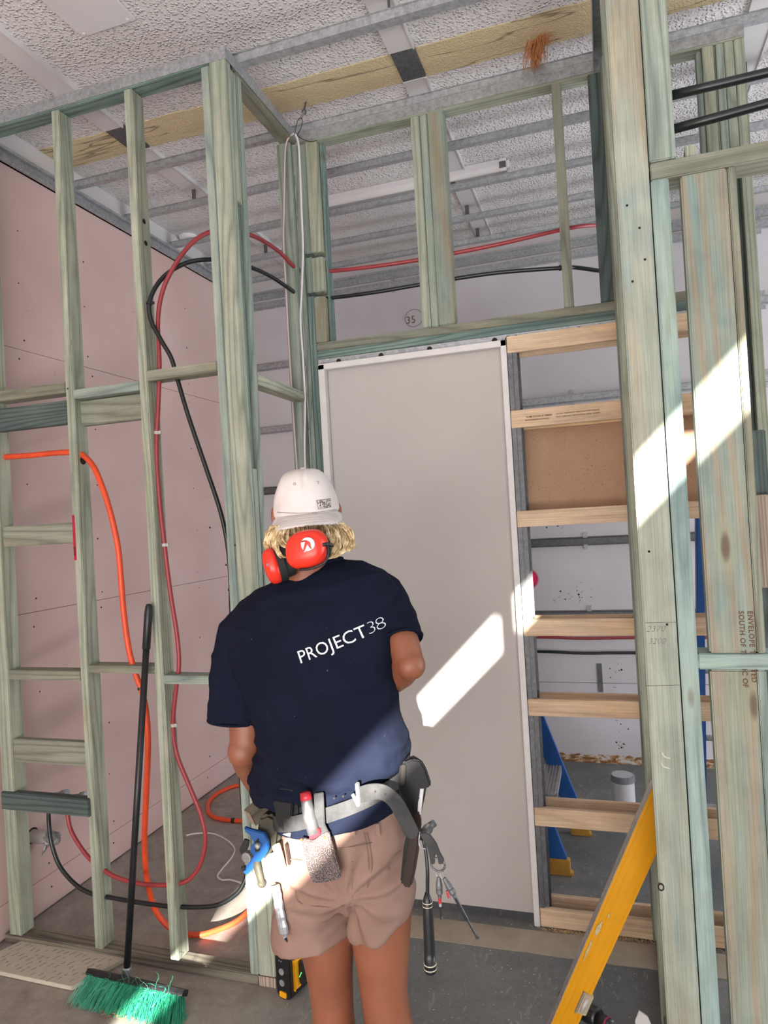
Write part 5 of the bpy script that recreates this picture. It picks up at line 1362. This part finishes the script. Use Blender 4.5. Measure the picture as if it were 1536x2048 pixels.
# ------------------------------------------------------------------ tool belt and what hangs on it
def mat_leather(name, a, b_, rough=.45, speck=None, sa=.5):
    t = NT(name); v = t.coords((1, 1, 1), False)
    c = t.ramp(t.noise(v, 22.0, 5, .65), [(0.3, a), (0.7, b_)])
    if speck is not None: c = t.mix(t.ramp(t.noise(v, 420.0, 3, .7), [(sa, (0,)), (sa + .05, (.85,))]), c, speck)
    t.bump(t.noise(v, 260.0, 3, .6), .3, .0008)
    return t.out(c, rough, 0, .25)
M['leather'] = mat_leather('black_leather', srgb(18, 18, 20), srgb(30, 30, 32))
M['gleather'] = mat_leather('worn_grey_leather', srgb(44, 44, 46), srgb(66, 66, 66), .5)
M['bleather'] = mat_leather('dark_brown_leather', srgb(38, 27, 24), srgb(54, 39, 34))
M['sleather'] = mat_leather('scuffed_leather_sheath', srgb(44, 34, 34), srgb(84, 70, 68), .5, srgb(150, 138, 136), .52)
M['glove'] = mat_leather('cream_glove_leather', srgb(196, 180, 148), srgb(214, 200, 168), .8)
M['dglove'] = mat_leather('dirty_dark_glove', srgb(50, 48, 40), srgb(76, 72, 60), .6)
M['pglove'] = mat_leather('paint_spattered_glove', srgb(196, 190, 178), srgb(214, 208, 196), .8, srgb(96, 88, 76), .60)
def plate(name, lst, Y, th, mat, parent, bev=.002):
    pl = [P(x, y, Y) for x, y in lst]; b_ = MB(); b_.prism([(p_.x, p_.z) for p_ in pl], Y, Y + th, 'y'); return b_.build(name, mat, parent, bevel=bev)
TB = empty('tool_belt', P(690, 1590, 1.60), 'leather tool belt round the hips with black pouches and a hanging strap end', 'tool belt')
def belt_ring(L, R, db, df, w_, th_, n=72, a0=0, a1=2 * PI, Y=YP):
    A = P(L[0], L[1], Y); B = P(R[0], R[1], Y); c_ = (A + B) / 2; h_ = (B - A) / 2; rg_ = []
    for k in range(n + 1):
        t_ = a0 + (a1 - a0) * k / n; ct, st = math.cos(t_), math.sin(t_); e_ = 2 / 2.3
        x = math.copysign(abs(ct) ** e_, ct); y = math.copysign(abs(st) ** e_, st); d = df if y > 0 else db
        p_ = c_ + h_ * x + Vector((0, y * d, 0)); o_ = (h_.normalized() * x + Vector((0, y, 0))).normalized()
        rg_.append([p_ + Vector((0, 0, -w_ / 2)), p_ + Vector((0, 0, w_ / 2)), p_ + o_ * th_ + Vector((0, 0, w_ / 2)), p_ + o_ * th_ + Vector((0, 0, -w_ / 2))])
    return rg_
b = MB(); b.rings(belt_ring((564, 1618), (808, 1548), .150, .14, .036, .004)); b.build('belt', 'gleather', TB, bevel=.0)
path = [P(716, 1592, 1.462), P(742, 1584, 1.455), P(768, 1586, 1.452), P(790, 1604, 1.452), P(806, 1632, 1.455), P(818, 1656, 1.46), P(827, 1677, 1.463)]
cp = curve_pts(path, 8); rg = []
for i, p_ in enumerate(cp):
    d = (cp[min(i + 1, len(cp) - 1)] - cp[max(i - 1, 0)]).normalized(); s_ = Vector((d.z, 0, -d.x)).normalized()
    w_ = .0175 if i < len(cp) - 4 else .0175 - (i - len(cp) + 5) * .0028
    rg.append([p_ - s_ * w_, p_ + s_ * w_, p_ + s_ * w_ + Vector((0, .0035, 0)), p_ - s_ * w_ + Vector((0, .0035, 0))])
b = MB(); b.rings(rg); b.build('strap_end', 'gleather', TB)
b = MB(); b.rings([[P(710, 1568, 1.452) + Vector((a_, c_, 0)) for a_, c_ in ((0, 0), (.006, 0), (.006, .012), (0, .012))], [P(714, 1612, 1.452) + Vector((a_, c_, 0)) for a_, c_ in ((0, 0), (.006, 0), (.006, .012), (0, .012))]]); b.tube([P(705, 1588, 1.453), P(717, 1612, 1.453)], .004, 8); b.build('buckle', 'metal', TB)
b = MB()
for x, y in ((686, 1593), (750, 1584), (770, 1589), (668, 1597)):
    p_ = P(x, y, 1.4505); b.tube([p_, p_ + Vector((0, .003, 0))], .0022, 8)
b.build('belt_holes', 'dark', TB)
# right hand pouch
ph = plate('pouch', [(800, 1528), (812, 1521), (836, 1536), (846, 1566), (842, 1600), (832, 1646), (818, 1640), (800, 1612), (794, 1560)], 1.50, .05, 'leather', TB, .006)
plate('flap', [(806, 1526), (824, 1519), (841, 1522), (851, 1540), (861, 1570), (859, 1575), (842, 1579), (836, 1576), (828, 1556), (816, 1534)], 1.484, .012, 'leather', ph, .003)
plate('pen_slot', [(803, 1530), (811, 1530), (810, 1566), (806, 1571), (801, 1566)], 1.494, .006, 'dark', ph, .001)
plate('stitched_strap', [(837, 1576), (847, 1577), (841, 1630), (834, 1628)], 1.505, .006, 'cover', ph, .001)
plate('tool_panel', [(826, 1624), (836, 1622), (841, 1648), (836, 1700), (829, 1745), (822, 1774), (813, 1779), (803, 1769), (808, 1735), (816, 1690)], 1.498, .016, 'bleather', TB, .004)
plate('tool_panel', [(818, 1640), (826, 1642), (812, 1740), (806, 1772), (800, 1764), (806, 1700)], 1.512, .014, 'leather', TB, .003)
# left hand pouches
pl_ = plate('pouch', [(548, 1582), (558, 1574), (590, 1577), (600, 1590), (602, 1640), (604, 1672), (594, 1680), (566, 1668), (551, 1650), (545, 1610)], 1.485, .055, 'leather', TB, .007)
plate('flap', [(548, 1580), (562, 1574), (589, 1577), (585, 1600), (583, 1630), (580, 1640), (553, 1635), (545, 1606)], 1.474, .009, 'leather', pl_, .003)
b = MB(); b.tube([P(592, 1598, 1.48), P(590, 1598, 1.53)], .011, 20); b.build('roll', 'leather', pl_, smooth=False)
plate('steel_tip', [(564, 1669), (580, 1666), (590, 1662), (594, 1677), (578, 1674)], 1.482, .006, 'metal', pl_, .001)
plate('pouch', [(516, 1636), (534, 1628), (548, 1634), (560, 1660), (556, 1700), (566, 1736), (560, 1760), (545, 1735), (528, 1726), (518, 1700), (512, 1668)], 1.535, .05, 'dglove', TB, .008)
plate('leather_edge', [(568, 1688), (574, 1690), (590, 1758), (596, 1800), (590, 1806), (583, 1778)], 1.492, .05, 'bleather', TB, .002)
# knife sheath with knife
e = empty('knife_sheath', P(640, 1680, 1.46), 'scuffed leather sheath hanging from the belt at the back, holding a grey and red knife', 'sheath')
plate('strap', [(627, 1588), (646, 1585), (649, 1650), (657, 1666), (640, 1674), (630, 1660)], 1.446, .006, 'gleather', e, .0015)
plate('sheath', [(600, 1678), (612, 1680), (626, 1683), (640, 1672), (655, 1664), (660, 1682), (670, 1715), (681, 1752), (678, 1759), (650, 1766), (626, 1768), (618, 1752), (608, 1712)], 1.438, .012, 'sleather', e, .003)
b = MB()
for x, y in ((603, 1680), (649, 1676)):
    p_ = P(x, y, 1.436); b.tube([p_, p_ + Vector((0, .002, 0))], .0035, 12)
M['copper'] = metal('copper_rivet', srgb(190, 120, 84), .35, .8); b.build('rivets', 'copper', e)
k0, k1, k2 = P(612, 1594, 1.452), P(618, 1630, 1.446), P(628, 1668, 1.438)
e = empty('utility_knife', k1, 'grey handled knife with red ends standing in the leather sheath', 'knife')
b = MB(); b.tube([k0, k0.lerp(k1, .3), k1, k2], [.0125, .0135, .0150, .0135], 18); b.build('handle', M['greyplastic'] if False else 'dmetal', e, smooth=True)
M['redp'] = simple('red_plastic', srgb(176, 40, 50), .4)
b = MB(); b.tube([k0 + (k0 - k1).normalized() * .012, k0 + (k0 - k1).normalized() * .010, k0, k0 + (k1 - k0).normalized() * .006], [.008, .0125, .0136, .0138], 20); b.build('end_cap', 'redp', e, smooth=True)
plate('collar', [(617, 1662), (637, 1658), (640, 1670), (630, 1678), (618, 1680)], 1.434, .010, 'redp', e, .002)
# blue square
e = empty('combination_square', P(510, 1705, 1.50), 'blue metal square with a round knob clipped to the left of the belt', 'square')
M['bluem'] = simple('blue_enamel', srgb(20, 76, 138), .4, 0, .06)
plate('head', [(487, 1655), (498, 1659), (528, 1667), (535, 1682), (537, 1700), (530, 1712), (494, 1750), (486, 1747), (486, 1741), (507, 1712), (499, 1704), (501, 1694), (507, 1686), (499, 1670), (490, 1665)], 1.515, .012, 'bluem', e, .002)
plate('slot', [(509, 1684), (516, 1677), (517, 1686), (512, 1690)], 1.512, .004, 'dark', e, .0)
plate('slot', [(509, 1697), (516, 1699), (520, 1697), (518, 1703), (511, 1704)], 1.512, .004, 'dark', e, .0)
p_ = P(514, 1693, 1.505); b = MB(); b.lathe([(.006, .012), (.007, .004), (.007, 0), (.005, -.003)], p_, (0, 1, 0), 18); b.build('knob', 'metal', e, smooth=True)
p_ = P(492, 1716, 1.512); b = MB(); b.lathe([(.0125, .016), (.0125, 0), (.009, -.002)], p_, (0, 1, 0), 24); b.build('dial', 'tape', e)
plate('blade', [(478, 1700), (488, 1678), (498, 1682), (494, 1700), (482, 1710)], 1.522, .006, 'black', e, .001)
plate('thumb_lever', [(481, 1735), (488, 1733), (490, 1742), (484, 1744)], 1.51, .01, 'black', e, .001)
# gloves stuffed in the pouch
e = empty('work_glove', P(555, 1745, 1.49), 'cream and spattered leather work glove tucked into the left pouch', 'glove')
def finger(lst, r_, mat, nm, flat=.75):
    b = MB(); b.tube(curve_pts([P(x, y, Y_) for x, y, Y_ in lst], 5), r_, 14, flat=flat); b.ell(P(*lst[-1]), (r_[-1] * 1.0,) * 3 if isinstance(r_, list) else (r_,) * 3, None, 12, 8); return b.build(nm, mat, e, smooth=True)
def fin(lst, r0, r1, mat, nm):
    n_ = (len(lst) - 1) * 5 + 1; finger(lst, [r0 + (r1 - r0) * k / (n_ - 1) for k in range(n_)], mat, nm)
fin([(552, 1690, 1.50), (560, 1715, 1.49), (568, 1745, 1.488), (575, 1770, 1.488)], .0135, .009, 'glove', 'finger')
fin([(538, 1712, 1.50), (547, 1730, 1.492), (555, 1752, 1.49)], .013, .0125, 'pglove', 'finger')
fin([(546, 1705, 1.505), (554, 1728, 1.50), (563, 1752, 1.495)], .010, .0085, 'glove', 'finger')
e = empty('work_glove', P(518, 1750, 1.50), 'dark dirty glove finger hanging below the blue square', 'glove')
fin([(512, 1715, 1.53), (516, 1735, 1.52), (521, 1755, 1.515), (524, 1766, 1.515)], .0145, .0115, 'dglove', 'finger')
# silver bag and marker at the thigh
M['foil'] = metal('crumpled_silver_film', srgb(176, 176, 182), .3, .4)
e = empty('silver_pencil_case', P(560, 1830, 1.49), 'thin crumpled silver sleeve hanging at the left thigh', 'sleeve')
b = MB(); cpp = curve_pts([P(550, 1770, 1.50), P(556, 1800, 1.495), P(563, 1840, 1.49), (P(571, 1878, 1.49))], 6); n_ = len(cpp)
b.tube(cpp, [.012 + .0008 * math.sin(i * 1.9) - (.007 if i > n_ - 3 else 0) for i in range(n_)], 10, flat=.55); b.build('sleeve', 'foil', e)
b = MB(); b.tube([P(571, 1876, 1.487), P(575, 1884, 1.487)], [.004, .0015], 8); b.build('tip', 'black', e)
# hammer
e = empty('hammer', P(857, 1800, 1.50), 'hammer hanging from the belt by its head, black rubber grip with white rings', 'hammer')
hc = [P(846, 1676, 1.50), P(852, 1705, 1.495), P(855, 1740, 1.49), P(855, 1775, 1.49), P(855, 1790, 1.49)]
b = MB(); b.tube(curve_pts(hc, 5), .0042, 12); b.build('shaft', 'black', e, smooth=True)
g0, g1 = P(854, 1785, 1.49), P(861, 1944, 1.49); d = (g1 - g0).normalized(); L = (g1 - g0).length
b = MB(); b.lathe([(.0045, 0), (.0085, .012), (.0105, .020), (.0115, .05), (.0120, .09), (.0125, .13), (.0128, .165), (.0135, L - .012), (.014, L - .004), (.0125, L)], g0, d, 24); b.build('grip', 'black', e, smooth=True)
M['ringw'] = simple('pale_ring', srgb(214, 206, 184), .5)
for f_ in (.020, .028, L - .020, L - .010):
    r_ = .0108 if f_ < .1 else .0138
    b = MB(); b.lathe([(r_ - .001, 0), (r_ + .0006, .0004), (r_ + .0006, .0018), (r_ - .001, .0022)], g0 + d * f_, d, 24); b.build('grip_ring', 'ringw', e)
hd_ = P(846, 1672, 1.515)
b = MB(); b.tube([hd_ + Vector((0, .045, -.004)), hd_ + Vector((0, .01, 0)), hd_ + Vector((0, -.004, .0))], [.012, .012, .010], 16); b.tube([hd_ + Vector((0, .045, -.004)), hd_ + Vector((0, .09, -.012)), hd_ + Vector((0, .12, -.028))], [.012, .010, .003], 12, flat=.6); b.build('head', 'dmetal', e, smooth=True)
# leather loop with ring and drivers
e = empty('leather_tool_loop', P(865, 1700, 1.48), 'grey leather loop with steel ring carrying two bit holders at the right hip', 'tool loop')
plate('loop', [(838, 1668), (850, 1665), (862, 1672), (873, 1688), (880, 1706), (888, 1720), (887, 1728), (877, 1729), (874, 1712), (870, 1708), (869, 1729), (861, 1729), (858, 1712), (854, 1694), (846, 1680)], 1.475, .005, 'gleather', e, .0012)
rc_ = P(876, 1729, 1.478); b = MB(); b.tube([rc_ + Vector((math.cos(a_) * .0155, 0, math.sin(a_) * .0145)) for a_ in [2 * PI * k / 28 for k in range(29)]], .0024, 8); b.build('ring', 'dmetal', e, smooth=True)
rc2 = P(841, 1682, 1.49); b = MB(); b.tube(curve_pts([P(840, 1664, 1.49), P(838, 1680, 1.488), P(840, 1694, 1.486), P(851, 1698, 1.482)], 5), .0014, 8); b.build('hook', 'metal', e, smooth=True)
for nm, pts3, lab in (('bit_holder', [(876, 1745), (878, 1764), (879, 1786), (880, 1806), (884, 1838)], 'short'), ('bit_holder', [(884, 1748), (894, 1766), (904, 1783), (925, 1822), (955, 1877)], 'long')):
    a_ = [P(x, y, 1.478) for x, y in pts3]
    h_ = empty(nm, a_[0], ('small bit holder with red sleeve hanging from the leather loop' if lab == 'short' else 'long black driver bit slanting down from the leather loop'), 'bit holder')
    b = MB(); rr2 = [a_[0] + Vector((math.cos(t_) * .005, 0, math.sin(t_) * .009 + .0)) for t_ in [2 * PI * k / 16 for k in range(17)]]; b.tube(rr2, .0008, 5); b.build('split_ring', 'metal', h_)
    d = (a_[2] - a_[1]).normalized()
    b = MB(); b.lathe([(.004, -.012), (.006, 0), (.0072, .006), (.0072, .012), (.006, .014), (.0074, .016), (.0074, .024), (.005, .028), (.004, .034)], a_[1], d, 18); b.build('chuck', 'dmetal', h_, smooth=False)
    if lab == 'short':
        b = MB(); b.tube([a_[2], a_[3]], [.0042, .0038], 10); b.build('red_sleeve', 'redp', h_)
        b = MB(); b.tube([a_[3], a_[3] + (a_[4] - a_[3]) * .2], .0036, 10); b.build('steel_tip', 'metal', h_)
        b = MB(); b.tube([a_[3] + (a_[4] - a_[3]) * .2, a_[4] - (a_[4] - a_[3]) * .2, a_[4]], [.0026, .0026, .0036], 8); b.build('bit', 'black', h_)
    else:
        b = MB(); b.tube([a_[2], a_[3], a_[3] + (a_[4] - a_[3]) * .3, a_[3] + (a_[4] - a_[3]) * .32, a_[4] - (a_[4] - a_[3]) * .1, a_[4]], [.0040, .0038, .0036, .0024, .0022, .0042], 10); b.build('bit', 'black', h_)
        b = MB(); b.tube([P(894, 1781, 1.484), P(898, 1795, 1.484)], .003, 8); b.build('red_sleeve', 'redp', h_)
# timber offcut held in the left hand
end_c = P(497, 1638, 1.66); dv = Vector((.42, .62, .32)).normalized()
b = MB(); b.box(-.022, .022, -.018, .018, -.08, .08)
o = b.build('timber_offcut', 'brownwood', loc=end_c + dv * .085, bevel=.002); 
o.rotation_euler = dv.to_track_quat('Z', 'X').to_euler()
tag(o, 'short sawn pine offcut held in the left hand beside the belt', 'timber offcut')
b = MB(); b.box(-.0215, .0215, -.0175, .0175, -.0808, -.0802); g_ = b.build('sawn_end', 'endgrain'); g_.location = o.location; g_.rotation_euler = o.rotation_euler; g_.parent = o; g_.matrix_parent_inverse = o.matrix_basis.inverted()
